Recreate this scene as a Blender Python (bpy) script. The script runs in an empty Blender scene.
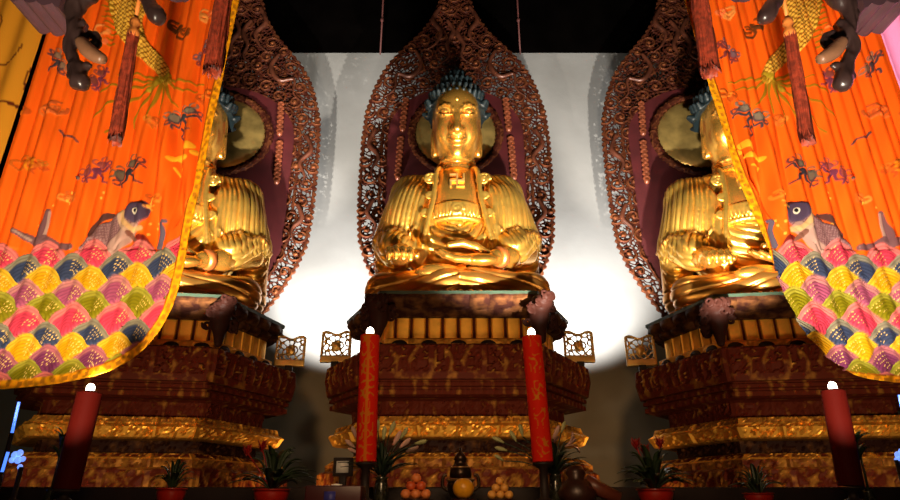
import bpy, math, random
import numpy as np
from mathutils import Vector, Matrix

SC = bpy.context.scene
COL = SC.collection
PI = math.pi
F = 610.0                      # focal length in pixels of a 900x500 frame
PITCH = math.radians(22.5)
CP, SP = math.cos(PITCH), math.sin(PITCH)
EYE = 1.6

# ---------------------------------------------------------------- geometry of the view (used to measure the place)
def at(u, v, Y):
    a = (u - 450) / F; b = (250 - v) / F
    dy = CP - b * SP; dz = SP + b * CP
    return (a / dy * Y, Y, EYE + dz / dy * Y)
def pz(v, Y): return at(450, v, Y)[2]
def px(u, v, Y): return at(u, v, Y)[0]
def project(X, Y, Z):
    zz = Z - EYE
    dep = Y * CP + zz * SP
    up = -Y * SP + zz * CP
    return 450 + F * X / dep, 250 - F * up / dep

# ---------------------------------------------------------------- objects
def mesh_np(name, verts, faces, mat=None, smooth=True, attrs=None):
    me = bpy.data.meshes.new(name)
    verts = np.asarray(verts, dtype=np.float32)
    if isinstance(faces, np.ndarray):
        nf, k = faces.shape
        me.vertices.add(len(verts)); me.vertices.foreach_set('co', verts.ravel())
        me.loops.add(nf * k); me.loops.foreach_set('vertex_index', faces.astype(np.int32).ravel())
        me.polygons.add(nf)
        me.polygons.foreach_set('loop_start', np.arange(0, nf * k, k, dtype=np.int32))
        me.update(calc_edges=True)
    else:
        me.from_pydata(verts.tolist(), [], faces)
        me.update()
    me.polygons.foreach_set('use_smooth', np.full(len(me.polygons), smooth, dtype=bool))
    for an, arr in (attrs or {}).items():
        arr = np.asarray(arr, dtype=np.float32)
        if arr.ndim == 1:
            A = me.attributes.new(an, 'FLOAT', 'POINT'); A.data.foreach_set('value', arr)
        else:
            A = me.attributes.new(an, 'FLOAT_COLOR', 'POINT')
            if arr.shape[1] == 3: arr = np.hstack([arr, np.ones((len(arr), 1), np.float32)])
            A.data.foreach_set('color', arr.ravel())
    me.validate()
    me.update()
    if mat: me.materials.append(mat)
    return me
def obj(name, me, parent=None, loc=None, rot=None):
    o = bpy.data.objects.new(name, me); COL.objects.link(o)
    if parent: o.parent = parent
    if loc: o.location = loc
    if rot: o.rotation_euler = rot
    return o
def part(name, verts, faces, mat, parent, smooth=True, attrs=None, label=None):
    o = obj(name, mesh_np(name, verts, faces, mat, smooth, attrs), parent)
    if label: o['label'] = label
    return o
def empty(name, loc, label, cat, group=None, rotz=0):
    o = bpy.data.objects.new(name, None); COL.objects.link(o)
    o.empty_display_size = .1
    o.location = loc; o.rotation_euler = (0, 0, rotz)
    tag(o, label, cat, group); return o
def tag(o, label, cat, group=None):
    o['label'] = label; o['category'] = cat
    if group: o['group'] = group
    return o
def kids(o): return [c for c in bpy.data.objects if c.parent == o]
def copy_tree(o, parent=None):
    c = o.copy(); COL.objects.link(c)
    if parent: c.parent = parent
    for ch in kids(o): copy_tree(ch, c)
    return c
def structure(name, verts, faces, mat, smooth=False):
    o = obj(name, mesh_np(name, verts, faces, mat, smooth)); o['kind'] = 'structure'; return o

# ---------------------------------------------------------------- simple meshes (verts, faces)
def box(x0, x1, y0, y1, z0, z1):
    v = [(x0,y0,z0),(x1,y0,z0),(x1,y1,z0),(x0,y1,z0),(x0,y0,z1),(x1,y0,z1),(x1,y1,z1),(x0,y1,z1)]
    f = [(0,3,2,1),(4,5,6,7),(0,1,5,4),(1,2,6,5),(2,3,7,6),(3,0,4,7)]
    return v, f
def bevel_box(x0, x1, y0, y1, z0, z1, b):
    import bmesh
    bm = bmesh.new(); v, f = box(x0, x1, y0, y1, z0, z1)
    vs = [bm.verts.new(p) for p in v]
    for q in f: bm.faces.new([vs[i] for i in q])
    bmesh.ops.bevel(bm, geom=bm.edges[:], offset=b, segments=2, affect='EDGES', profile=.6)
    bm.verts.index_update()
    vv = [tuple(p.co) for p in bm.verts]; ff = [tuple(p.index for p in q.verts) for q in bm.faces]
    bm.free(); return vv, ff
def join(*ms):
    V, Fc = [], []
    for v, f in ms:
        n = len(V); V += [tuple(p) for p in v]; Fc += [tuple(int(i) + n for i in q) for q in f]
    return V, Fc
def lathe(prof, n=32, c=(0, 0, 0), close=True):
    V, Fc = [], []
    for r, z in prof:
        for k in range(n):
            a = 2 * PI * k / n; V.append((c[0] + r * math.cos(a), c[1] + r * math.sin(a), c[2] + z))
    for i in range(len(prof) - 1):
        for k in range(n):
            k2 = (k + 1) % n
            Fc.append((i*n+k, i*n+k2, (i+1)*n+k2, (i+1)*n+k))
    if close:
        Fc.append(tuple(range(n - 1, -1, -1))); m = (len(prof) - 1) * n; Fc.append(tuple(range(m, m + n)))
    return V, Fc
def tube(pts, rad, n=8):
    pts = [Vector(p) for p in pts]
    if not hasattr(rad, '__len__'): rad = [rad] * len(pts)
    V, Fc = [], []; up = None
    for i, p in enumerate(pts):
        t = (pts[min(i + 1, len(pts) - 1)] - pts[max(i - 1, 0)]).normalized()
        if up is None:
            up = Vector((0, 0, 1)) if abs(t.z) < .9 else Vector((1, 0, 0))
        s = t.cross(up)
        if s.length < 1e-5: s = t.cross(Vector((1, 0.3, 0)))
        s.normalize(); w = s.cross(t).normalized(); up = w
        for k in range(n):
            a = 2 * PI * k / n; V.append(tuple(p + (s * math.cos(a) + w * math.sin(a)) * rad[i]))
    for i in range(len(pts) - 1):
        for k in range(n):
            k2 = (k + 1) % n; Fc.append((i*n+k, i*n+k2, (i+1)*n+k2, (i+1)*n+k))
    Fc.append(tuple(range(n - 1, -1, -1))); m = (len(pts) - 1) * n; Fc.append(tuple(range(m, m + n)))
    return V, Fc
def spline(pts, n=6):
    P = [Vector(p) for p in pts]; out = []
    for i in range(len(P) - 1):
        p0, p1, p2, p3 = P[max(i-1,0)], P[i], P[i+1], P[min(i+2,len(P)-1)]
        for k in range(n):
            t = k / n
            out.append(.5*((2*p1)+(p2-p0)*t+(2*p0-5*p1+4*p2-p3)*t*t+(3*p1-p0-3*p2+p3)*t**3))
    out.append(P[-1]); return out
def ellipsoid_mesh(c, r, n=20, m=12, rot=None):
    V, Fc = [], []
    V.append(Vector((0, 0, -r[2])))
    for i in range(1, m):
        a = -PI/2 + PI*i/m
        for k in range(n):
            b = 2*PI*k/n; V.append(Vector((r[0]*math.cos(a)*math.cos(b), r[1]*math.cos(a)*math.sin(b), r[2]*math.sin(a))))
    V.append(Vector((0, 0, r[2])))
    for k in range(n): Fc.append((0, 1+(k+1) % n, 1+k))
    for i in range(m-2):
        for k in range(n):
            a = 1+i*n; Fc.append((a+k, a+(k+1) % n, a+n+(k+1) % n, a+n+k))
    last = len(V)-1; a = 1+(m-2)*n
    for k in range(n): Fc.append((a+k, a+(k+1) % n, last))
    c = Vector(c)
    return [tuple((rot @ p if rot else p) + c) for p in V], Fc

# ---------------------------------------------------------------- signed distance sculpting
def smin(a, b, k):
    h = np.clip(.5 + .5 * (b - a) / k, 0, 1)
    return b + (a - b) * h - k * h * (1 - h)
class Sculpt:
    def __init__(s, lo, hi, h):
        s.lo = np.array(lo, np.float32); s.h = h
        s.n = [int(math.ceil((hi[i] - lo[i]) / h)) + 1 for i in range(3)]
        s.ax = [s.lo[i] + h * np.arange(s.n[i], dtype=np.float32) for i in range(3)]
        s.F = np.full(s.n, 1.0, np.float32)
    def sl(s, lo, hi):
        r = []
        for i in range(3):
            a = int(np.clip(math.floor((lo[i] - s.lo[i]) / s.h), 0, s.n[i])); b = int(np.clip(math.ceil((hi[i] - s.lo[i]) / s.h) + 1, 0, s.n[i]))
            r.append(slice(a, b))
        return tuple(r)
    def grid(s, sl): return (s.ax[0][sl[0]][:, None, None], s.ax[1][sl[1]][None, :, None], s.ax[2][sl[2]][None, None, :])
    def put(s, sl, d, k, mode):
        if mode == 'add': s.F[sl] = smin(s.F[sl], d, max(k, 1e-4))
        elif mode == 'cut': s.F[sl] = -smin(-s.F[sl], d, max(k, 1e-4))
    def cone(s, a, b, ra, rb, k=.05, mode='add', flat=None):
        a = np.array(a, np.float32); b = np.array(b, np.float32); m = max(ra, rb) + max(k * 1.5, .08)
        sl = s.sl(np.minimum(a, b) - m, np.maximum(a, b) + m); x, y, z = s.grid(sl)
        ab = b - a; L = float(ab @ ab) + 1e-9
        t = np.clip(((x-a[0])*ab[0] + (y-a[1])*ab[1] + (z-a[2])*ab[2]) / L, 0, 1)
        d = np.sqrt((x-a[0]-t*ab[0])**2 + (y-a[1]-t*ab[1])**2 + (z-a[2]-t*ab[2])**2) - (ra + (rb - ra) * t)
        s.put(sl, d, k, mode)
    def ell(s, c, r, k=.05, mode='add', R=None):
        c = np.array(c, np.float32); r = np.array(r, np.float32); m = float(max(r)) + max(k * 1.5, .08)
        sl = s.sl(c - m, c + m); x, y, z = s.grid(sl); x = x - c[0]; y = y - c[1]; z = z - c[2]
        if R is not None:
            R = np.array(R, np.float32)
            x, y, z = (R[0,0]*x+R[1,0]*y+R[2,0]*z), (R[0,1]*x+R[1,1]*y+R[2,1]*z), (R[0,2]*x+R[1,2]*y+R[2,2]*z)
        k0 = np.sqrt((x/r[0])**2 + (y/r[1])**2 + (z/r[2])**2) + 1e-6
        k1 = np.sqrt((x/r[0]**2)**2 + (y/r[1]**2)**2 + (z/r[2]**2)**2) + 1e-6
        s.put(sl, k0 * (k0 - 1) / k1, k, mode)
    def chain(s, pts, rad, k=.02, mode='add'):
        for i in range(len(pts) - 1): s.cone(pts[i], pts[i+1], rad[i], rad[i+1], k, mode)
    def mesh(s): return surface_nets(s.F, s.lo, s.h)
def surface_nets(Fv, lo, h):
    nx, ny, nz = Fv.shape; S = Fv < 0
    c = [(i, j, k) for i in (0, 1) for j in (0, 1) for k in (0, 1)]
    cnt = np.zeros((nx-1, ny-1, nz-1), np.int8)
    for i, j, k in c: cnt += S[i:nx-1+i, j:ny-1+j, k:nz-1+k]
    A = np.argwhere((cnt > 0) & (cnt < 8))
    idx = np.full(cnt.shape, -1, np.int64); idx[A[:,0], A[:,1], A[:,2]] = np.arange(len(A))
    P = np.zeros((len(A), 3)); N = np.zeros(len(A))
    fv = {q: Fv[A[:,0]+q[0], A[:,1]+q[1], A[:,2]+q[2]].astype(np.float64) for q in c}
    for p in c:
        for ax in range(3):
            if p[ax] == 0:
                q = list(p); q[ax] = 1; q = tuple(q)
                fa, fb = fv[p], fv[q]; m = (fa < 0) != (fb < 0)
                t = np.where(m, fa / np.where(fa - fb == 0, 1, fa - fb), 0)
                w = m.astype(float)
                for a in range(3): P[:, a] += w * (p[a] + (t if a == ax else 0))
                N += w
    P = (A + P / np.maximum(N, 1)[:, None]) * h + np.array(lo)
    Q = []
    for ax in range(3):
        o = [a for a in range(3) if a != ax]
        sa = [slice(None)]*3; sb = [slice(None)]*3; sa[ax] = slice(0, -1); sb[ax] = slice(1, None)
        e0, e1 = S[tuple(sa)], S[tuple(sb)]
        E = np.argwhere(e0 != e1); ins = e0[E[:,0], E[:,1], E[:,2]]
        ok = (E[:, o[0]] > 0) & (E[:, o[1]] > 0) & (E[:, o[0]] < Fv.shape[o[0]]-1) & (E[:, o[1]] < Fv.shape[o[1]]-1)
        E = E[ok]; ins = ins[ok]
        def cell(d0, d1):
            G = E.copy(); G[:, o[0]] -= d0; G[:, o[1]] -= d1; return idx[G[:,0], G[:,1], G[:,2]]
        q = np.stack([cell(1, 1), cell(0, 1), cell(0, 0), cell(1, 0)], 1)
        fl = ins if ax != 1 else ~ins
        q[~fl] = q[~fl][:, ::-1]; Q.append(q)
    return P, np.concatenate(Q)
def keep_big(P, Q):
    n = len(P); lab = np.arange(n); E = np.concatenate([Q[:, [0, 1]], Q[:, [1, 2]], Q[:, [2, 3]], Q[:, [3, 0]]])
    for _ in range(400):
        old = lab.copy(); m = np.minimum(lab[E[:,0]], lab[E[:,1]])
        np.minimum.at(lab, E[:,0], m); np.minimum.at(lab, E[:,1], m)
        np.minimum.at(lab, old, lab)
        for _ in range(4): lab = lab[lab]
        if (lab == old).all(): break
    u, cn = np.unique(lab, return_counts=True); big = u[np.argmax(cn)]
    kv = lab == big; new = np.cumsum(kv) - 1
    Q = Q[kv[Q[:, 0]]]
    return P[kv], new[Q]
def normals(P, Q):
    n = np.cross(P[Q[:, 2]] - P[Q[:, 0]], P[Q[:, 3]] - P[Q[:, 1]])
    N = np.zeros_like(P)
    for i in range(4): np.add.at(N, Q[:, i], n)
    return N / (np.linalg.norm(N, axis=1, keepdims=True) + 1e-12)

# ---------------------------------------------------------------- pattern fields
def waves(seed, lam, n=14, spread=.25):
    r = np.random.RandomState(seed); a = np.linspace(0, PI, n, endpoint=False) + r.rand(n) * .2
    k = 2 * PI / lam * (1 + spread * (r.rand(n) - .5) * 2); ph = r.rand(n) * 2 * PI
    def f(x, y):
        s = 0
        for i in range(n): s = s + np.cos(k[i] * (np.cos(a[i]) * x + np.sin(a[i]) * y) + ph[i])
        return s / math.sqrt(n / 2)
    return f
def sstep(a, b, x):
    t = np.clip((x - a) / (b - a), 0, 1); return t * t * (3 - 2 * t)
def srgb(r, g, b):
    f = lambda c: (c / 255 / 12.92) if c / 255 <= .04045 else ((c / 255 + .055) / 1.055) ** 2.4
    return (f(r), f(g), f(b))

# ---------------------------------------------------------------- materials
def material(name, col, rough=.5, metal=0., noise=0., nscale=6., bump=0., bscale=20., spec=.5, emit=None, estr=0., col2=None):
    m = bpy.data.materials.new(name); m.use_nodes = True; nt = m.node_tree; b = nt.nodes['Principled BSDF']
    b.inputs['Base Color'].default_value = (*col, 1); b.inputs['Roughness'].default_value = rough; b.inputs['Metallic'].default_value = metal
    b.inputs['Specular IOR Level'].default_value = spec
    tc = nt.nodes.new('ShaderNodeTexCoord')
    if noise or col2:
        n = nt.nodes.new('ShaderNodeTexNoise'); n.inputs['Scale'].default_value = nscale; n.inputs['Detail'].default_value = 5
        nt.links.new(tc.outputs['Object'], n.inputs['Vector'])
        r = nt.nodes.new('ShaderNodeValToRGB'); r.color_ramp.elements[0].position = .35; r.color_ramp.elements[1].position = .65
        c2 = col2 or tuple(c * (1 - noise) for c in col)
        r.color_ramp.elements[0].color = (*c2, 1); r.color_ramp.elements[1].color = (*col, 1)
        nt.links.new(n.outputs['Fac'], r.inputs['Fac']); nt.links.new(r.outputs['Color'], b.inputs['Base Color'])
    if bump:
        n2 = nt.nodes.new('ShaderNodeTexNoise'); n2.inputs['Scale'].default_value = bscale; n2.inputs['Detail'].default_value = 4
        nt.links.new(tc.outputs['Object'], n2.inputs['Vector'])
        bp = nt.nodes.new('ShaderNodeBump'); bp.inputs['Strength'].default_value = bump; bp.inputs['Distance'].default_value = .02
        nt.links.new(n2.outputs['Fac'], bp.inputs['Height']); nt.links.new(bp.outputs['Normal'], b.inputs['Normal'])
    if emit:
        b.inputs['Emission Color'].default_value = (*emit, 1); b.inputs['Emission Strength'].default_value = estr
    return m
def gilt_material(name, lac, gold, rough=.42, lrough=.4, metal=.85):
    """lacquered wood, gilded where the carving's 'gilt' attribute says so"""
    m = bpy.data.materials.new(name); m.use_nodes = True; nt = m.node_tree; b = nt.nodes['Principled BSDF']
    at_ = nt.nodes.new('ShaderNodeAttribute'); at_.attribute_name = 'gilt'
    tc = nt.nodes.new('ShaderNodeTexCoord'); n = nt.nodes.new('ShaderNodeTexNoise'); n.inputs['Scale'].default_value = 9; n.inputs['Detail'].default_value = 6
    nt.links.new(tc.outputs['Object'], n.inputs['Vector'])
    ad = nt.nodes.new('ShaderNodeMath'); ad.operation = 'MULTIPLY_ADD'; ad.inputs[1].default_value = .9; ad.inputs[2].default_value = -.45
    nt.links.new(n.outputs['Fac'], ad.inputs[0])
    su = nt.nodes.new('ShaderNodeMath'); su.operation = 'ADD'; su.use_clamp = True
    nt.links.new(at_.outputs['Fac'], su.inputs[0]); nt.links.new(ad.outputs[0], su.inputs[1])
    mx = nt.nodes.new('ShaderNodeMix'); mx.data_type = 'RGBA'
    mx.inputs[6].default_value = (*lac, 1); mx.inputs[7].default_value = (*gold, 1)
    nt.links.new(su.outputs[0], mx.inputs[0]); nt.links.new(mx.outputs[2], b.inputs['Base Color'])
    mm = nt.nodes.new('ShaderNodeMath'); mm.operation = 'MULTIPLY'; mm.inputs[1].default_value = metal
    nt.links.new(su.outputs[0], mm.inputs[0]); nt.links.new(mm.outputs[0], b.inputs['Metallic'])
    b.inputs['Roughness'].default_value = rough + .06; b.inputs['Specular IOR Level'].default_value = .03
    return m
def cloth_material(name, attr='dye', rough=.7, sheen=.2, spec=.12, trans=.0):
    m = bpy.data.materials.new(name); m.use_nodes = True; nt = m.node_tree; b = nt.nodes['Principled BSDF']
    a = nt.nodes.new('ShaderNodeAttribute'); a.attribute_name = attr
    nt.links.new(a.outputs['Color'], b.inputs['Base Color'])
    b.inputs['Roughness'].default_value = rough; b.inputs['Specular IOR Level'].default_value = spec
    b.inputs['Sheen Weight'].default_value = sheen
    tc = nt.nodes.new('ShaderNodeTexCoord'); w = nt.nodes.new('ShaderNodeTexNoise'); w.inputs['Scale'].default_value = 120
    nt.links.new(tc.outputs['Object'], w.inputs['Vector'])
    bp = nt.nodes.new('ShaderNodeBump'); bp.inputs['Strength'].default_value = .15; bp.inputs['Distance'].default_value = .01
    nt.links.new(w.outputs['Fac'], bp.inputs['Height']); nt.links.new(bp.outputs['Normal'], b.inputs['Normal'])
    return m

GOLD_SKIN = material('gold_skin', (1.0, .50, .085), .25, .92, noise=.22, nscale=3, bump=.05, bscale=14)
GOLD_ROBE = material('gold_robe', (1.0, .60, .11), .30, .9, noise=.28, nscale=5, bump=.08, bscale=24)
GOLD_LEG = material('gold_leg', (.80, .38, .07), .34, .85, noise=.35, nscale=4, bump=.08, bscale=24)
GOLD_DIM = material('gold_leaf_old', (.72, .42, .12), .42, .85, noise=.4, nscale=7, bump=.1)
GOLD_RED = material('red_gold_trim', (.60, .17, .04), .38, .7, noise=.5, nscale=9)
COIL = material('coil_lacquer', (.075, .020, .009), .42, .3, noise=.5, nscale=9)
BEAD = material('bead_lacquer', (.18, .045, .018), .42, .3, noise=.5, nscale=14)
HAIR = material('blue_black_hair', (.004, .009, .011), .5, 0, noise=.3, nscale=9, spec=.3)
MAROON = material('maroon_lacquer', (.042, .005, .006), .45, 0, noise=.35, nscale=3, bump=.05)
CARVED = gilt_material('red_carved_wood', (.022, .005, .003), (.17, .055, .018), .42)
PED = gilt_material('throne_lacquer', (.085, .014, .007), (.95, .47, .07), .4)
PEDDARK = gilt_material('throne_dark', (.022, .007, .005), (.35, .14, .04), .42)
GREEN_EDGE = material('green_edge', (.02, .035, .02), .45, 0, noise=.3)
DARK_WOOD = material('dark_wood', (.02, .010, .008), .6, 0, noise=.4, nscale=5, bump=.1, spec=.3)
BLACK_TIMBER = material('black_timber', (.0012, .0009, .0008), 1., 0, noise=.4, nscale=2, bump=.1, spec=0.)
PLASTER = material('white_plaster', (.165, .165, .163), .9, 0, nscale=.9, bump=.25, bscale=5, spec=.1, col2=(.135, .134, .131))
STONE = material('dark_stone_floor', (.05, .04, .035), .5, 0, noise=.4, nscale=3)
# ================================================================= camera and room
cam = bpy.data.cameras.new('camera'); cam.sensor_width = 36; cam.sensor_fit = 'HORIZONTAL'; cam.lens = F / 900 * 36
cam.clip_start = .05; cam.clip_end = 100
co = bpy.data.objects.new('camera', cam); COL.objects.link(co); co.location = (0, 0, EYE); co.rotation_euler = (PI / 2 + PITCH, 0, 0)
SC.camera = co
WALL_Y = 9.45
ZT = pz(53, WALL_Y)
structure('floor', *box(-7.5, 7.5, -3, WALL_Y + .3, -.1, 0), STONE)
structure('wall_back', *box(-7.5, 7.5, WALL_Y, WALL_Y + .3, 0, ZT), PLASTER)
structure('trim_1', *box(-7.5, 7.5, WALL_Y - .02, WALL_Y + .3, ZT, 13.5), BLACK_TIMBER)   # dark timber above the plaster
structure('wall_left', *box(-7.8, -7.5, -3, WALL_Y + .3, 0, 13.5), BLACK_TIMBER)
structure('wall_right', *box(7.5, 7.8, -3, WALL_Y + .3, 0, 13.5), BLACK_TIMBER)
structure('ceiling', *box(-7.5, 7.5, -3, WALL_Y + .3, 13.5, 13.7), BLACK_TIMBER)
structure('trim_2', *box(-7.5, 7.5, 3.9, 4.12, 6.9, 7.3), BLACK_TIMBER)                     # beam the banners hang from
structure('trim_3', *box(-7.5, 7.5, 2.9, 3.1, 6.9, 7.3), BLACK_TIMBER)                      # beam the lanterns hang from

# thin red hanging rods in the dark above the wall
RODRED = material('dim_red_rod', (.05, .008, .006), .7)
for i, (u, side) in enumerate(((380.5, 'left'), (520, 'right'))):
    x, y, z = at(u, 50, 9.2)
    e = empty('hanging_rod', (x, y, z), 'thin dim red rod hanging in the dark %s of the central aureole peak' % side, 'rod')
    part('rod', *lathe([(.014, -.1), (.022, 13.5 - z)], 8), RODRED, e)
    part('finial', *ellipsoid_mesh((0, 0, pz(20, 9.2) - z), (.035, .035, .05), 10, 8), RODRED, e)
# ================================================================= throne geometry
CX, CY = .09, 7.25
Z0 = 3.66                                     # top of the thrones
# ---------------------------------------------------------------- statue sculpted once, copied twice
def face_dir(th):
    c, s = math.cos(th), math.sin(th)
    return np.array([[1, 0, 0], [0, c, -s], [0, s, c]])
HC = np.array([0, -.24, 2.68]); HR = face_dir(math.radians(25))      # the head leans forward a little
HX = .73
def H(p): return tuple(HR @ np.array((p[0]*HX, p[1], p[2]), float) + HC)
def HE(r): return (r[0]*HX, r[1], r[2])

def sculpt_body():
    s = Sculpt((-1.05, -1.12, .1), (1.05, .62, 3.25), .0125)
    # chest, neck
    s.ell((0, -.06, 1.45), (.50, .44, .66), .02)
    s.cone((0, .02, 1.85), (0, -.14, 2.4), .235, .225, .10)
    # head
    s.ell(H((0, .06, .12)), HE((.42, .47, .48)), .03, R=HR)
    s.ell(H((0, -.165, .20)), HE((.37, .29, .25)), .08, R=HR)
    s.ell(H((0, -.05, -.13)), HE((.41, .37, .40)), .10, R=HR)
    s.ell(H((0, -.04, -.26)), HE((.37, .33, .25)), .10, R=HR)
    s.ell(H((0, -.30, -.40)), HE((.14, .11, .10)), .08, R=HR)             # chin
    s.ell(H((0, -.16, -.47)), HE((.25, .2, .08)), .06, R=HR)              # double chin
    for q in (-1, 1):
        s.ell(H((q*.22, -.27, -.14)), HE((.15, .12, .16)), .08, R=HR)     # cheek
        s.ell(H((q*.19, -.475, .115)), HE((.125, .075, .058)), .05, 'cut', R=HR)   # socket
        s.ell(H((q*.19, -.350, .115)), HE((.135, .075, .070)), .03, R=HR)   # lid
        br = [H((q*x, y, z)) for x, y, z in ((.055, -.46, .07), (.08, -.46, .135), (.14, -.45, .185), (.22, -.425, .20), (.31, -.37, .175), (.38, -.28, .11))]
        s.chain(br, [.012, .013, .013, .012, .010, .006], .04)
        sl = [H((q*x, y, z)) for x, y, z in ((.08, -.435, .095), (.14, -.455, .080), (.2, -.452, .078), (.26, -.425, .085), (.32, -.385, .10))]
        s.chain(sl, [.008, .013, .014, .012, .007], .004, 'cut')
        s.chain([tuple(np.array(p) - np.array((0, 0, .018))) for p in sl], [.012]*5, .02)
        s.ell(H((q*.092, -.455, -.13)), HE((.055, .06, .045)), .03, R=HR)     # nostril wing
        # ear
        s.ell(H((q*.40, .05, .02)), HE((.055, .12, .22)), .03, R=HR)
        s.cone(H((q*.415, .0, -.08)), H((q*.405, -.04, -.40)), .045, .055, .03)
        s.ell(H((q*.455, -.03, .02)), HE((.03, .07, .15)), .02, 'cut', R=HR)
        s.ell(H((q*.465, -.06, -.38)), HE((.03, .02, .07)), .015, 'cut', R=HR)
    s.chain([H((0, -.42, .15)), H((0, -.47, .02)), H((0, -.535, -.125))], [.036, .040, .062], .05)
    # mouth
    ul = [H((x, y, z)) for x, y, z in ((-.135, -.372, -.203), (-.07, -.418, -.190), (0, -.432, -.200), (.07, -.418, -.190), (.135, -.372, -.203))]
    ll = [H((x, y, z)) for x, y, z in ((-.115, -.368, -.220), (-.06, -.408, -.250), (0, -.420, -.257), (.06, -.408, -.250), (.115, -.368, -.220))]
    ml = [H((x, y, z)) for x, y, z in ((-.155, -.392, -.205), (-.08, -.442, -.220), (0, -.456, -.226), (.08, -.442, -.220), (.155, -.392, -.205))]
    sp = lambda P_: [tuple(p) for p in spline(P_, 5)]
    s.chain(sp(ul), [.016]*21, .04); s.chain(sp(ll), [.024]*21, .045); s.chain(sp(ml), [.003 + .010*math.sin(PI*k/20) for k in range(21)], .006, 'cut')
    # neck folds
    for z in (2.02, 2.11):
        s.chain([(math.cos(a)*.242, math.sin(a)*.242 - .02 - (z-1.85)*.29, z) for a in np.linspace(PI, 2*PI, 13)], [.02]*13, .03)
    # right forearm (left in the picture), palm down on the knee
    s.cone((-.82, -.08, .92), (-.70, -.52, .68), .19, .135, .05)
    s.cone((-.70, -.52, .68), (-.665, -.74, .585), .13, .125, .05)
    s.ell((-.655, -.78, .56), (.155, .16, .085), .05)
    for i, (x0, L) in enumerate(((-.775, .86), (-.695, 1.), (-.615, .96), (-.54, .82))):
        s.chain([(x0, -.84, .575), (x0 + .005, -.84 - .12*L, .555), (x0 + .012, -.84 - .175*L, .485), (x0 + .012, -.84 - .165*L, .43)], [.046, .043, .038, .032], .012)
    s.chain([(-.55, -.70, .57), (-.475, -.80, .545), (-.465, -.9, .50)], [.055, .045, .036], .015)
    # left forearm (right in the picture), palm up in the lap
    s.cone((.84, -.1, .86), (.60, -.55, .62), .18, .13, .05)
    s.cone((.60, -.55, .62), (.44, -.74, .545), .125, .10, .05)
    s.ell((.24, -.85, .475), (.22, .16, .075), .05, R=face_dir(math.radians(25)))
    for i, L in enumerate((.84, .98, 1., .88)):
        y = -1.0 + .085*i; z = .415 + .04*i
        s.chain([(.12, y, z), (.12 - .16*L, y + .005, z + .012), (.12 - .29*L, y + .012, z + .055), (.12 - .37*L, y + .02, z + .11)], [.047, .043, .038, .03], .012)
    s.chain([(.34, -.74, .56), (.2, -.79, .655), (.05, -.83, .685), (-.10, -.86, .645)], [.07, .055, .047, .036], .02)
    # upturned foot in the lap
    s.ell((-.22, -.86, .32), (.26, .10, .10), .04)
    for i in range(5):
        s.cone((-.02 + .01*i, -.93 + .045*i, .30 + .035*i), (.05 + .012*i, -.94 + .045*i, .30 + .038*i), .036 - .003*i, .028, .01)
    return s.mesh()

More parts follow.
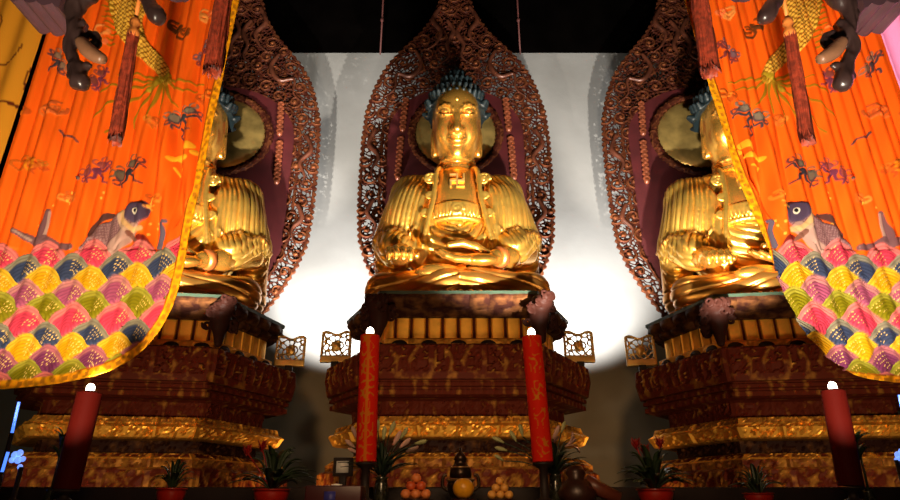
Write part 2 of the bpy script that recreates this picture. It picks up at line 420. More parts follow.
def sculpt_robe():
    s = Sculpt((-1.25, -1.2, -.02), (1.25, .72, 2.2), .0135)
    s.ell((0, .12, 1.22), (.70, .46, .95), .05)
    s.ell((0, -.09, .85), (.56, .44, .50), .1)
    for q in (-1, 1):
        s.cone((q*.20, .06, 1.90), (q*.59, .08, 1.74), .17, .28, .10)
        s.cone((q*.59, .08, 1.74), (q*.80, -.02, 1.08), .28, .26, .08)
        s.ell((q*.56, -.16, 1.28), (.36, .30, .52), .1)                      # hanging cape front
        s.cone((q*.84, .08, 1.0), (q*.88, .18, .35), .21, .18, .1)           # drape down the side
        s.ell((q*.42, -.3, .85), (.16, .22, .5), .08)
        # wide sleeve mouth
        s.cone((q*.80, -.12, .98), (q*(.74 if q < 0 else .66), -.42, .76), .23, .21, .05)
        # thigh and shin
        s.cone((q*.35, .12, .32), (q*.86, -.40, .24), .30, .225, .06)
        s.cone((q*.86, -.42, .23), (q*.18, -.80, .20), .215, .19, .04)
    s.ell((0, -.38, .2), (.8, .5, .22), .08)
    s.ell((0, -.86, .2), (.42, .14, .15), .05)
    s.ell((0, -.32, .02), (1.12, .75, .075), .03)                            # hem
    # open chest
    for a, b, r in (((0, -.75, 2.35), (0, -.75, 1.30), .335),):
        s.cone(a, b, r, r - .02, .02, 'cut')
    s.ell((0, -.30, 1.98), (.26, .42, .30), .03, 'cut')
    s.cone((0, 0, 1.9), (0, -.1, 2.3), .25, .25, .02, 'cut')
    xx, yy, zz = s.grid((slice(None),)*3); s.F = np.maximum(s.F, -zz + .003 + 0*xx)
    P, Q = s.mesh(); P, Q = keep_big(P, Q)
    for _ in range(1):                                                      # relax
        A = np.zeros_like(P); C = np.zeros(len(P))
        for i in range(4):
            np.add.at(A, Q[:, i], P[Q[:, (i+1) % 4]]); np.add.at(C, Q[:, i], 1)
        P = .5*P + .5*A/np.maximum(C, 1)[:, None]
    N = normals(P, Q); x, y, z = P.T; ax = np.abs(x)
    d = np.zeros(len(P))
    # cape folds fan out from the collar
    cape = sstep(.70, .86, z) * sstep(.30, .40, ax)
    cc = (ax - .12)/(1 + .30*(2.05 - z)) + .30*y + .012*np.sin(z*6 + np.sign(x)*1.3) + .012*np.sin(ax*17 + z*2)
    g1 = np.abs(np.sin(cc*PI/.058)); g2 = np.abs(np.sin(cc*PI/.125 + .6))
    d += cape * (-.024*np.exp(-(g1/.32)**2) - .020*np.exp(-(g2/.25)**2) + .012)
    # scalloped hem of the cape
    hem = 1.02 + .05*np.cos(ax*26) ; d -= .0 * hem
    ring = np.exp(-((z - hem)/.03)**2) * sstep(.45, .55, ax) * (y < .1)
    d += .028*ring
    # sleeve rings below the hem
    sl = sstep(.98, .90, z) * sstep(.5, .56, z) * sstep(.42, .52, ax) * (y < .05)
    t = .62*z - .75*y
    d += sl * .010 * np.sin(t*62)
    # bowed folds over the belly
    be = sstep(.38, .30, ax) * sstep(1.2, 1.12, z) * sstep(.42, .5, z) * (y < 0)
    r = np.sqrt(x**2 + ((z - 1.18)*1.05)**2)
    d += be * (.014 - .034*np.exp(-(np.abs(np.sin(r*27 + .5*np.sin(np.arctan2(x, z-1.18)*4)))/.4)**2))
    # long hanging edges either side of the belly
    ed = np.exp(-((ax - .40 - .03*np.sin(z*16))/.03)**2) * sstep(.55, .65, z) * sstep(1.95, 1.75, z) * (y < -.05)
    d += .03*ed
    # folds on the legs: long bowed lines from knee to middle
    lg = sstep(.50, .44, z) * sstep(.06, .1, z)
    lift = z - .10*np.cos(ax*2.4) + .05*ax*ax
    d += lg * (.008 - .026*np.exp(-(np.abs(np.sin(lift*24 + 1.2*np.sin(ax*5 + np.sign(x)*.5)))/.3)**2))
    # wavy hem on the seat
    d += sstep(.1, .05, z) * .02*np.sin(np.arctan2(y + .3, x)*44)
    P = P + N * d[:, None]; P[:, 2] = np.maximum(P[:, 2], .002)
    red = np.clip(sstep(.46, .36, z)*.9 + ring*1.2 + ed*.5 + sstep(.9, 1.05, ax)*sstep(.9, .7, z), 0, 1)  # red trims, plus shade on lap and legs put into the colour
    return P, Q, red

def sculpt_hair():
    s = Sculpt((-.66, -.82, 2.2), (.66, .62, 3.6), .0125)
    s.ell(H((0, .10, .11)), (.40, .47, .45), .02, R=HR)
    s.ell(H((0, .14, .45)), (.23, .26, .15), .08, R=HR)
    # hairline plane
    nrm = HR @ np.array([0, .47, .88]); base = np.array(H((0, -.36, .385)))
    x, y, z = s.grid((slice(None),)*3)
    pl = -((x-base[0])*nrm[0] + (y-base[1])*nrm[1] + (z-base[2])*nrm[2])
    s.F = np.maximum(s.F, pl.astype(np.float32))
    rnd = random.Random(5)
    for i in range(9):
        th = math.radians(92 - i*14.5)                    # from crown down
        n = max(1, int(round(30*abs(math.sin(math.radians(4 + i*14.5))))))
        for k in range(n):
            a = 2*PI*(k + .5*(i % 2))/n
            st = math.cos(th)
            dirv = np.array([st*math.sin(a), -st*math.cos(a), math.sin(th)])
            p = np.array([0, .10, .11]) + dirv*np.array([.555, .47, .45])
            if i < 3: p = p + np.array([0, .01, .10*(3-i)/2])
            if .47*(p[1] + .36) + .88*(p[2] - .385) < .012: continue
            up = dirv*np.array([1, 1, 1]) + np.array([0, 0, .55]); up /= np.linalg.norm(up)
            if p[2] < .25: up = dirv + np.array([0, 0, .25])
            s.cone(H(p), H(p + up*.075), .052, .026, .008)
    return keep_big(*s.mesh())

def sculpt_trim(q):
    """rolled robe edge down one side of the chest with cloud curls"""
    s = Sculpt((-.55, -.78, .5), (.55, .1, 2.2), .012)
    pts = [(q*.21, -.20, 2.02), (q*.255, -.42, 1.88), (q*.275, -.49, 1.66), (q*.295, -.52, 1.42), (q*.34, -.54, 1.2), (q*.38, -.55, .98), (q*.42, -.54, .76)]
    pts = [tuple(p) for p in spline(pts, 4)]
    s.chain(pts, [.028]*len(pts), .02)
    for j, (z, w) in enumerate(((1.72, .085), (1.46, .055), (1.22, .06), (.96, .055))):
        c = np.array([q*(.34 + .05*(j > 1)), -.495 if z < 1.6 else -.455, z])
        cur = [tuple(c + np.array([math.cos(a)*w*(1 - a/14), -.02, math.sin(a)*w*(1 - a/14)])) for a in np.linspace(0, 9.5, 22)]
        s.chain(cur, [.015]*22, .008); s.cone(tuple(c + np.array([-q*w, 0, -.02])), tuple(c + np.array([w*.6*q, -.01, 0])), .025, .02, .02)
    return keep_big(*s.mesh())

def sculpt_belt():
    s = Sculpt((-.5, -.8, 1.0), (.5, -.2, 1.5), .011)
    arc = lambda z, R: [(R*math.sin(a), -.02 - (R+.06)*math.cos(a), z) for a in np.linspace(-.85, .85, 15)]
    s.chain(arc(1.17, .42), [.032]*15, .01)
    s.chain(arc(1.30, .385), [.075]*15, .02)
    for a in np.linspace(-.8, .8, 17):
        p = (.43*math.sin(a), -.02 - .50*math.cos(a), 1.36); r = (.44*math.sin(a*1.03), -.02 - .51*math.cos(a*1.03), 1.21)
        s.cone(p, r, .03, .018, .006)
    c = np.array([0, -.53, 1.27])
    s.chain([tuple(c + np.array([math.cos(t)*.085*(1 - t/13), 0, math.sin(t)*.085*(1 - t/13)])) for t in np.linspace(0, 9, 24)], [.02]*24, .006)
    return keep_big(*s.mesh())

def robe_material():
    m = bpy.data.materials.new('gold_robe_toned'); m.use_nodes = True; nt = m.node_tree; b = nt.nodes['Principled BSDF']
    a = nt.nodes.new('ShaderNodeAttribute'); a.attribute_name = 'trim_shade'
    tc = nt.nodes.new('ShaderNodeTexCoord'); n = nt.nodes.new('ShaderNodeTexNoise'); n.inputs['Scale'].default_value = 5; n.inputs['Detail'].default_value = 6
    nt.links.new(tc.outputs['Object'], n.inputs['Vector'])
    r = nt.nodes.new('ShaderNodeValToRGB'); r.color_ramp.elements[0].position = .3; r.color_ramp.elements[1].position = .6
    r.color_ramp.elements[0].color = (.85, .46, .08, 1); r.color_ramp.elements[1].color = (1.0, .62, .12, 1)
    nt.links.new(n.outputs['Fac'], r.inputs['Fac'])
    mx = nt.nodes.new('ShaderNodeMix'); mx.data_type = 'RGBA'; mx.inputs[7].default_value = (.46, .20, .04, 1)
    nt.links.new(a.outputs['Fac'], mx.inputs[0]); nt.links.new(r.outputs['Color'], mx.inputs[6]); nt.links.new(mx.outputs[2], b.inputs['Base Color'])
    b.inputs['Metallic'].default_value = .9; b.inputs['Roughness'].default_value = .30
    n2 = nt.nodes.new('ShaderNodeTexNoise'); n2.inputs['Scale'].default_value = 26
    nt.links.new(tc.outputs['Object'], n2.inputs['Vector'])
    bp = nt.nodes.new('ShaderNodeBump'); bp.inputs['Strength'].default_value = .08; bp.inputs['Distance'].default_value = .02
    nt.links.new(n2.outputs['Fac'], bp.inputs['Height']); nt.links.new(bp.outputs['Normal'], b.inputs['Normal'])
    return m

buddha = empty('buddha_statue', (CX, CY, Z0), 'golden seated Buddha statue on the middle throne, seen whole between the two banners', 'statue')
part('body', *sculpt_body(), GOLD_SKIN, buddha)
P, Q, red = sculpt_robe()
part('robe', P, Q, robe_material(), buddha, attrs={'trim_shade': red})
part('hair', *sculpt_hair(), HAIR, buddha, label='blue-black hair in rows of pointed curls')
for q in (-1, 1): part('robe_edge', *sculpt_trim(q), GOLD_ROBE, buddha)
part('belt', *sculpt_belt(), GOLD_ROBE, buddha)
part('forehead_dot', *ellipsoid_mesh(H((0, -.440, .265)), (.026, .02, .026), 12, 8), GOLD_ROBE, buddha)
# the fylfot emblem in relief on the chest
em = []
cz, s_, w_ = 1.69, .095, .012
def bar(x0, x1, z0, z1): em.append(bevel_box(x0, x1, -.508, -.46, cz + z0, cz + z1, .006))
bar(-s_, s_, -w_, w_); bar(-w_, w_, -s_, s_)
bar(-s_ - w_, -w_*.9 + 0, s_ - 2*w_, s_) if False else None
bar(-s_, -w_, s_ - 2*w_, s_)            # top arm turns left
bar(w_, s_, -s_, -s_ + 2*w_)            # bottom arm turns right
bar(s_ - 2*w_, s_, w_, s_)              # right arm turns up
bar(-s_, -s_ + 2*w_, -s_, -w_)          # left arm turns down
part('chest_emblem', *join(*em), GOLD_DIM, buddha, smooth=False)
# wrist cuff
part('cuff', *tube([(.50, -.665, .575), (.475, -.70, .562), (.45, -.73, .55)], [.128, .128, .118], 20), GOLD_RED, buddha, label='red lacquered cuff at the wrist')
# ================================================================= thrones (six-sided, many tiers)
LAB = waves(3, .115); LAB2 = waves(8, .10); LAB3 = waves(21, .17)
def hexring(a, b, c): return np.array([(-a, -c), (a, -c), (b, 0), (a, c), (-a, c), (-b, 0)], float)
def hexband(prof, res=.022, relief=None, amp=.02, gilt=None, cap=True, sides=6):
    """prof: list of (a, b, c, z).  relief(s, t, z) -> height field; returns verts, faces, gilt"""
    pr = [np.array(p, float) for p in prof]; rows = []
    for i in range(len(pr) - 1):
        L = math.sqrt((pr[i+1][2]-pr[i][2])**2 + (pr[i+1][3]-pr[i][3])**2); n = max(1, int(L / res))
        for k in range(n): rows.append((i, pr[i] + (pr[i+1]-pr[i])*k/n))
    rows.append((len(pr)-2, pr[-1]))
    base = hexring(*pr[0][:3]); ns = [max(2, int(np.linalg.norm(base[(k+1) % 6]-base[k]) / res)) for k in range(6)]
    V, G = [], []; t = 0; last = None
    for seg, r in rows:
        h = hexring(*r[:3]); ring = []; g = []
        if last is not None: t += math.sqrt((r[2]-last[2])**2 + (r[3]-last[3])**2)
        last = r
        for k in range(6):
            p, q = h[k], h[(k+1) % 6]; e = q - p; L = np.linalg.norm(e); nrm = np.array([e[1], -e[0]])/L
            u = np.arange(ns[k])/ns[k]
            s = (u - .5)*L
            hf = relief(s, t, r[3], k) if relief is not None else np.zeros(ns[k])
            edge = np.minimum(u, 1-u)*L
            w = sstep(0, .03, edge)
            xy = p[None] + u[:, None]*e[None] + (amp*hf*w)[:, None]*nrm[None]
            ring.append(np.column_stack([xy, np.full(ns[k], r[3])]))
            g.append(gilt(s, t, r[3], hf, seg) if gilt else hf)
        V.append(np.concatenate(ring)); G.append(np.concatenate(g))
    n = len(V[0]); m = len(V); V = np.concatenate(V); G = np.concatenate(G)
    i = np.arange(m-1)[:, None]*n; k = np.arange(n)[None]; k2 = (k+1) % n
    Fq = np.stack([i+k, i+k2, i+n+k2, i+n+k], -1).reshape(-1, 4)
    Fq = [tuple(x) for x in Fq[:, ::-1].tolist()] if pr[-1][3] < pr[0][3] else [tuple(x) for x in Fq.tolist()]
    if cap: Fq += [tuple(range(n)), tuple(range((m-1)*n, m*n))[::-1]] if pr[-1][3] < pr[0][3] else [tuple(range(n))[::-1], tuple(range((m-1)*n, m*n))]
    return V, Fq, G
def carve(lab, w=.35, th=0):
    return lambda s, t, z, k: np.clip(1 - np.abs(lab(s + 3.1*k, np.full_like(s, t*1.0 + z*0)))/w, 0, 1)
def panels(lab, n, H, w=.4):
    """framed relief panels: n per side"""
    def f(s, t, z, k):
        L = (s.max()-s.min()) or 1; q = (s - s.min())/L*n; fr = q - np.floor(q)
        inx = sstep(.04, .09, fr)*sstep(.04, .09, 1-fr); iny = 1.0 if .12 < t/H < .88 else 0.
        c = np.clip(1 - np.abs(lab(s + 2.3*k, np.full_like(s, t)))/w, 0, 1)
        sw = np.clip(1 - np.abs(np.abs(fr - .5)*2*1.1 - .5 - .25*np.sin(t/H*6.28))/.25, 0, 1)
        return np.where(inx*iny > .5, .15 + .85*np.maximum(c, sw*.8), .62)
    return f
throne = empty('throne_pedestal', (CX, CY, 0), 'six-sided carved red and gilt throne in the middle, under the central Buddha', 'pedestal')
def tier(name, prof, mat, relief=None, amp=.02, gilt=None, res=.022, parent=None, label=None):
    V, Fq, G = hexband(prof, res, relief, amp, gilt)
    return part(name, V, Fq, mat, parent or throne, smooth=False, attrs={'gilt': G}, label=label)
zc = lambda v, c: pz(v, CY - c)
TP = (.83, 1.36, 1.16)
def sc(t, e): return tuple(x*(t[2]+e)/t[2] for x in t)
# top plate with a green edge
tier('top_plate', [(*sc(TP, 0), Z0 - .035), (*sc(TP, .0), Z0)], GREEN_EDGE)
# lotus tier under the plate: two rows of petals on a sloping soffit
zl0, zl1 = Z0 - .035, zc(319, .86)
def petals(s, t, z, k):
    L = s.max()-s.min(); n = max(5, int(L/.22)); q = (s - s.min())/L*n + (.5 if t > .17 else 0); fr = np.abs((q % 1) - .5)*2
    return np.clip(1 - fr**2.2, 0, 1)*(.4 + .6*math.sin(min(1, (t % .19)/.19)*PI))
tier('lotus_tier', [(*sc(TP, -.02), zl0), (*sc(TP, -.03), zl0 - .05), (.77, 1.27, .95, zl1 + .03), (.75, 1.22, .90, zl1)][::1], PEDDARK, petals, .06,
     lambda s, t, z, h, g: h*.12)
# fluted gold waist
z2 = zc(339, .86)
def flutes(s, t, z, k):
    fr = (s/.168) % 1; e_ = np.abs(fr - .5)*2
    return np.where(e_ > .88, -.8, np.where(e_ > .76, .8, .35*np.cos(e_*1.6)))
tier('gold_waist', [(.74, 1.16, .88, zl1), (.74, 1.16, .88, z2)], PED, flutes, .022, lambda s, t, z, h, g: np.where(h < -.5, -.5, .95), res=.012)
# strip with dark cartouches
z3 = zc(350, .93)
tier('cartouche_strip', [(.755, 1.2, .90, z2), (.78, 1.25, .93, z2 - .02), (.78, 1.25, .93, z3)], PED, carve(LAB2, .5), .008,
     lambda s, t, z, h, g: .62 + .2*h)
cxy = hexring(.78, 1.25, .93)
for k in (0, 1, 5):
    p, q = cxy[k], cxy[(k+1) % 6]; e = (q-p); L = np.linalg.norm(e); e = e/L; nr = np.array([e[1], -e[0]]); n = 5 if k == 0 else 4
    for j in range(n):
        c = p + e*L*(j + .5)/n + nr*.006
        ang = math.atan2(e[1], e[0]); R3 = Matrix.Rotation(ang, 3, 'Z')
        v, f = ellipsoid_mesh((c[0], c[1], (z2+z3)/2 - .01), (.085, .022, .05), 18, 8, R3)
        v2, f2 = lathe([(.028, 0), (.02, .02), (.004, .026)], 10)
        part('cartouche', v, f, DARK_WOOD, throne, label='dark oval cartouche on the gilt strip')
# broad carved band
z4 = zc(379, 1.2); BB = (.82, 1.54, 1.22)
Hb = z3 - z4
tier('carved_band', [(.80, 1.3, .96, z3 + .004), (*sc(BB, -.03), z3), (*sc(BB, 0), z3 - .02), (*sc(BB, .012), (z3+z4)/2), (*sc(BB, -.02), z4)], PED, panels(LAB, 3, Hb + .25, .45), .04,
     lambda s, t, z, h, g: -.38 + .62*h)
# stepped mouldings
z5 = zc(397, 1.1)
st = []
for i, (e, zz) in enumerate(((-.06, 0), (-.06, .15), (-.03, .18), (-.03, .4), (-.07, .45), (-.07, .6), (-.04, .63), (-.04, .92), (-.12, 1.))):
    st.append((*sc(BB, e), z4 - zz*(z4 - z5)))
def beads(s, t, z, k): return .5 + .5*np.cos(s/.11*2*PI)
tier('moulding', st, PED, beads, .008, lambda s, t, z, h, g: -.22 + .28*h)
# deep recess with carving
z6 = zc(417, .95)
tier('upper_recess', [(.78, 1.3, 1.0, z5), (.76, 1.22, .94, z5 - .02), (.76, 1.22, .94, z6)], PED, panels(LAB, 4, z5 - z6 + .08, .4), .03, lambda s, t, z, h, g: -.12 + .16*h)
# bright gilt band
z7 = zc(438, 1.12)
def gb(s, t, z, k):
    c = np.clip(1 - np.abs(LAB2(s + 2*k, np.full_like(s, t)))/.5, 0, 1); L = s.max()-s.min(); fr = ((s - s.min())/L*4.0) % 1
    post = (np.minimum(fr, 1-fr) < .035)
    return np.where(post, 1.1, c)
tier('gilt_band', [(.79, 1.3, 1.0, z6), (*sc(BB, -.12), z6 - .012), (*sc(BB, -.10), z6 - .35*(z6-z7)), (*sc(BB, -.05), z6 - .5*(z6-z7)), (*sc(BB, -.10), z6 - .95*(z6-z7)), (*sc(BB, -.14), z7)], PED, gb, .028,
     lambda s, t, z, h, g: (.15 + .75*h) if g < 2 else (.95 if g < 4 else .3) + 0*h)
# lower recess
z8 = zc(453, .95)
tier('lower_recess', [(.74, 1.18, .88, z7), (.74, 1.18, .88, z8)], PEDDARK, carve(LAB, .4), .03, lambda s, t, z, h, g: .0 + .12*h)
z9 = zc(467, 1.15)
tier('lower_gilt_band', [(.79, 1.3, 1.0, z8), (*sc(BB, -.12), z8 - .01), (*sc(BB, -.06), z8 - .4*(z8-z9)), (*sc(BB, -.04), z8 - .5*(z8-z9)), (*sc(BB, -.04), z9)], PED, gb, .028,
     lambda s, t, z, h, g: (.0 + .8*h) if g < 2 else (.8 if g < 3 else .1) + 0*h)
z10 = zc(487, 1.22)
tier('base_band', [(*sc(BB, -.02), z9), (*sc(BB, .02), z9 - .03), (*sc(BB, .02), z10)], PED, panels(LAB3, 4, z9 - z10 + .05, .4), .035, lambda s, t, z, h, g: -.05 + .25*h)
tier('plinth', [(*sc(BB, .0), z10), (*sc(BB, .06), z10 - .04), (*sc(BB, .06), .0)], PEDDARK, carve(LAB3, .3), .02, res=.08)

# carved dragon brackets at the two front corners and curled ones at the side corners, under the top plate
def bracket_mesh(seed, big):
    s = Sculpt((-.26, -.26, -.5), (.26, .26, .12), .012); r = random.Random(seed)
    s.ell((0, 0, -.14), (.11, .11, .17), .04); s.ell((0, -.06, -.03), (.12, .11, .09), .04)
    for k in range(26):
        a = r.random()*6.28; z = -.32 + .36*r.random(); rr = .13
        c = np.array([math.cos(a)*rr, math.sin(a)*rr, z])
        s.chain([tuple(c + np.array([math.cos(t + a)*.05*(1-t/11), math.sin(a)*.05, math.sin(t + a)*.05*(1-t/11)])) for t in np.linspace(0, 8, 14)], [.014]*14, .005)
    s.cone((0, 0, -.25), (0, -.03, -.42), .08, .04, .03)
    P, Q = keep_big(*s.mesh()); return P*big, Q
def brk(c, rot, seed, big=1.):
    P, Q = bracket_mesh(seed, big); R3 = np.array(Matrix.Rotation(rot, 3, 'Z'))
    return part('corner_bracket', (R3 @ P.T).T + np.array(c), Q, PEDDARK, throne, attrs={'gilt': np.clip(np.random.RandomState(seed).rand(len(P))*0 - .6, -1, 1)})
hp = hexring(*TP)
for k, rot in ((0, -.5), (1, .5)): brk((hp[k][0]*1.0, hp[k][1]*1.0, Z0 - .115), rot, 4 + k, 1.0)
# pierced finials standing on the side corners of the broad band
def finial_mesh(w, hgt):
    s = Sculpt((-w/2-.04, -.05, -.02), (w/2+.04, .05, hgt+.04), .0085)
    x, y, z = s.grid((slice(None),)*3)
    n = waves(31, .088)(x + 0*z, z + 0*x)
    top = hgt - .03 - .02*np.cos(x/w*2*PI*1.5)
    D = np.maximum(np.abs(x) - w/2, np.maximum(-z, z - top))
    fr = np.where(D > -.028, 1., 0); low = (z < .085)
    curl = np.maximum(np.maximum(1.0 - np.abs(n)*1.55, fr), np.where(low, 1., -1))
    core = 1 - np.sqrt((x/.06)**2 + ((z - hgt*.5)/.07)**2); curl = np.maximum(curl, core*1.5)
    T = .024*np.clip(curl, -1, 1) + np.where(low, .008, 0)
    s.F = np.maximum(np.abs(y) - T, D).astype(np.float32)
    return keep_big(*s.mesh())
for q in (-1, 1):
    P, Q = finial_mesh(.36, .40)
    fx, fy, fz = q*(BB[1] - .08), -.02, z3 + .06
    o = part('fretwork_finial', P + np.array([fx, fy, fz]), Q, GOLD_DIM, throne)
    part('post', *bevel_box(fx - .045, fx + .045, fy - .04, fy + .04, z3 - .03, fz + .01, .008), DARK_WOOD, o)

# ================================================================= aureole (mandorla) standing behind the statue
AY = 1.02
def outline():
    L = [(-14, 4), (0, 15), (14, 20), (31, 32), (48, 50), (60, 62), (72, 71), (87, 79), (112, 88), (140, 92), (180, 95), (210, 96.5), (240, 96), (262, 90), (290, 78), (318, 62)]
    zs, ws = [], []
    for v, hw in L:
        zs.append(pz(v, CY + AY)); ws.append(px(450 + hw*1.02, v, CY + AY))
    return np.array(zs[::-1]), np.array(ws[::-1])
OZ, OW = outline(); ZA0 = Z0
def half(z): return np.interp(z, OZ, OW)
PZT = pz(88, CY + AY); PW = px(450 + 70, 150, CY + AY)
def panel_half(z):
    w = half(z) - .31
    top = np.sqrt(np.clip(1 - ((z - (PZT - .9))/.9)**2, 0, 1))*PW
    return np.minimum(np.where(z > PZT - .9, np.minimum(w, top), w), PW*1.0)
aureole = empty('aureole', (CX, CY, Z0), 'pierced pointed wooden aureole with round halo behind the middle Buddha', 'aureole')
def pierced():
    h = .012
    s = Sculpt((-1.75, -.11, ZA0), (1.75, .11, OZ[-1] + .06), h)
    X2 = s.ax[0][:, None]; Z2 = s.ax[2][None, :]
    D = (np.abs(X2) - half(Z2))*.85; D = np.maximum(D, Z2 - (OZ[-1] - .02)); D = np.maximum(D, ZA0 + .001 - Z2 + 0*X2)
    Dp = np.maximum(np.abs(X2) - (panel_half(Z2) - .03), Z2 - PZT)            # hole for the plain panel
    n = waves(12, .096, 16)(X2 + .10*np.sin(Z2*4), Z2 + .10*np.sin(X2*5))
    big = waves(17, .75, 9)(np.abs(X2), Z2)
    curl = 1.0 - np.abs(n)*1.10
    rim = np.where(D > -.045, .9, -1); rim2 = np.where((np.abs(D + .27) < .02) & (Z2 < PZT), .8, -1); inn = np.where(Dp < .045, .5, -1)
    T2 = np.maximum(np.maximum(curl, rim), np.maximum(rim2, inn))
    rs = np.random.RandomState(9)                                               # scroll work: spirals over the ground
    for zc_ in np.arange(ZA0 + .2, OZ[-1], .30):
        for xc_ in np.arange(0, 1.8, .27):
            for q in ((-1, 1) if xc_ > 0 else (1,)):
                cx_, cz_ = q*(xc_ + .08*np.sin(zc_*7)), zc_ + .07*np.sin(xc_*9)
                rr = np.hypot(X2 - cx_, Z2 - cz_); th = np.arctan2(Z2 - cz_, q*(X2 - cx_))
                sp_ = np.cos(th + rr*2*PI/.085 + xc_*5)
                T2 = np.where((rr < .125) & (sp_ > .15), np.maximum(T2, .55 + .9*(sp_ - .15)), T2)
                T2 = np.where(rr < .028, 1.6, T2)
    scal = .014*np.cos(Z2*2*PI/.10)                                             # nicked edge
    D = D + scal
    hf = T2.copy()
    T = .03*np.clip(T2, -1, 1.9)
    x, y, z = s.grid((slice(None),)*3)
    Fv = np.maximum(np.abs(y) - T[:, None, :], np.maximum(D, -Dp)[:, None, :]); s.F = Fv.astype(np.float32)
    P, Q = keep_big(*s.mesh())
    xi = np.clip(np.round((P[:,0]-s.lo[0])/h).astype(int), 0, s.n[0]-1); zi = np.clip(np.round((P[:,2]-s.lo[2])/h).astype(int), 0, s.n[2]-1)
    g = np.clip(hf[xi, zi] - .45, 0, 1.2)*.45 - .08
    return P + np.array([0, AY, -Z0]), Q, g
P, Q, g = pierced()
part('pierced_border', P, Q, CARVED, aureole, attrs={'gilt': g})
# plain dark red panel
zz = np.linspace(ZA0 + .01, PZT - .005, 60)
pv = [(panel_half(z), z) for z in zz]
loop = [(w, z) for w, z in pv] + [(-w, z) for w, z in pv[::-1]]
V = [(x, AY - .015, z - Z0) for x, z in loop] + [(x, AY + .035, z - Z0) for x, z in loop]
n = len(loop)
part('back_panel', V, [tuple(range(n)), tuple(range(2*n-1, n-1, -1))] + [(k, k+n, (k+1) % n + n, (k+1) % n) for k in range(n)], MAROON, aureole, smooth=False)
# round halo with its carved ring
HZ = pz(133, CY + .93) - Z0; HRD = 40.5/610/.853*(CY + .93)
v, f = lathe([(.001, .05), (HRD*.5, .045), (HRD*.8, .03), (HRD*.96, .01), (HRD, -.01), (HRD, -.06), (.001, -.06)], 64, close=False)
RX = Matrix.Rotation(PI/2, 3, 'X')
rotx = lambda v, c: [tuple(RX @ Vector(p) + Vector(c)) for p in v]
halo = part('halo', rotx(v, (0, .93, HZ)), f, material('halo_gold', (.62, .42, .13), .36, .85, noise=.5, nscale=4, bump=.1), aureole)
m_ = 240; k_ = 24; V = []; G = []
for i in range(m_):
    a = 2*PI*i/m_
    for j in range(k_):
        b = 2*PI*j/k_; hf = float(np.clip(1 - abs(LAB2(a*HRD*1.1, b*.06))/.5, 0, 1)); rr = .042 + .02*hf
        R_ = HRD + .055 + rr*1.25*math.cos(b); V.append((R_*math.cos(a), .93 - .0 - rr*math.sin(b), HZ + R_*math.sin(a))); G.append(.0 + .45*hf)
Fq = [(i*k_+j, i*k_+(j+1) % k_, ((i+1) % m_)*k_+(j+1) % k_, ((i+1) % m_)*k_+j) for i in range(m_) for j in range(k_)]
part('halo_ring', V, Fq, CARVED, halo, attrs={'gilt': G})
# hanging strands of carved beads on the panel
def strand(q, u0, v0, v1, seed):
    x0 = q*px(450 + u0, v0, CY + .96); x1 = q*px(450 + u0 + 3, v1, CY + .96); za, zb = pz(v0, CY + .96) - Z0, pz(v1, CY + .96) - Z0
    s = Sculpt((min(x0, x1) - .15, .86, zb - .1), (max(x0, x1) + .15, 1.02, za + .12), .011); r = random.Random(seed)
    n = int((za - zb)/.075)
    for i in range(n + 1):
        t = i/n; c = np.array([x0 + (x1-x0)*t, .975, za + (zb-za)*t])
        s.ell(tuple(c), (.035, .035, .045), .015)
        for e in (-1, 1):
            s.chain([tuple(c + np.array([e*math.sin(w)*.05*(1 - w/9), -.02, .03 - math.cos(w)*.04*(1-w/9)])) for w in np.linspace(0, 5, 9)], [.016]*9, .008)
    s.ell((x1, .97, zb - .02), (.045, .045, .05), .012)
    P, Q = keep_big(*s.mesh())
    part('bead_strand', P, Q, BEAD, aureole)
for q in (-1, 1):
    strand(q, 50, 101, 128, 2); strand(q, 55, 140, 176, 4)
# raised dragons and flames on the upper border
def coil(pts, r0, r1):
    pp = [(px(450 + u, v, CY + AY), CY + AY - .05, pz(v, CY + AY)) for u, v in pts]
    pp = [(p[0], p[1] - CY, p[2] - Z0) for p in spline(pp, 6)]
    n = len(pp); return tube(pp, [r0 + (r1 - r0)*abs(2*i/(n-1) - .6) for i in range(n)], 10)
for q in (-1, 1):
    for pts in ([(14, 8), (22, 22), (14, 34), (20, 46), (30, 52)], [(40, 52), (34, 66), (44, 78), (58, 76), (60, 90), (70, 98)], [(8, 22), (2, 34), (8, 46), (6, 58), (16, 66)],
                [(79, 130), (86, 145), (77, 158), (84, 172), (80, 186)], [(82, 200), (88, 214), (80, 226), (86, 242)]):
        v, f = coil([(q*u, w) for u, w in pts], .045, .016)
        part('dragon_coil', v, f, COIL, aureole)
# ================================================================= the two side groups
def place_copy(src, x, y, rz, label):
    c = copy_tree(src); c.location = (x, y, src.location.z); c.rotation_euler = (0, 0, rz); c['label'] = label
SIDES = ((-3.42, 7.25, math.radians(9), 'left'), (3.80, 7.25, math.radians(-8), 'right'))
for x, y, rz, s in SIDES:
    place_copy(buddha, x, y, rz, 'golden seated Buddha statue partly hidden behind the %s embroidered banner' % s)
    place_copy(throne, x, y, rz, 'six-sided carved red and gilt throne under the Buddha on the %s' % s)
    place_copy(aureole, x, y, rz, 'pierced pointed wooden aureole behind the Buddha at the %s banner' % s)
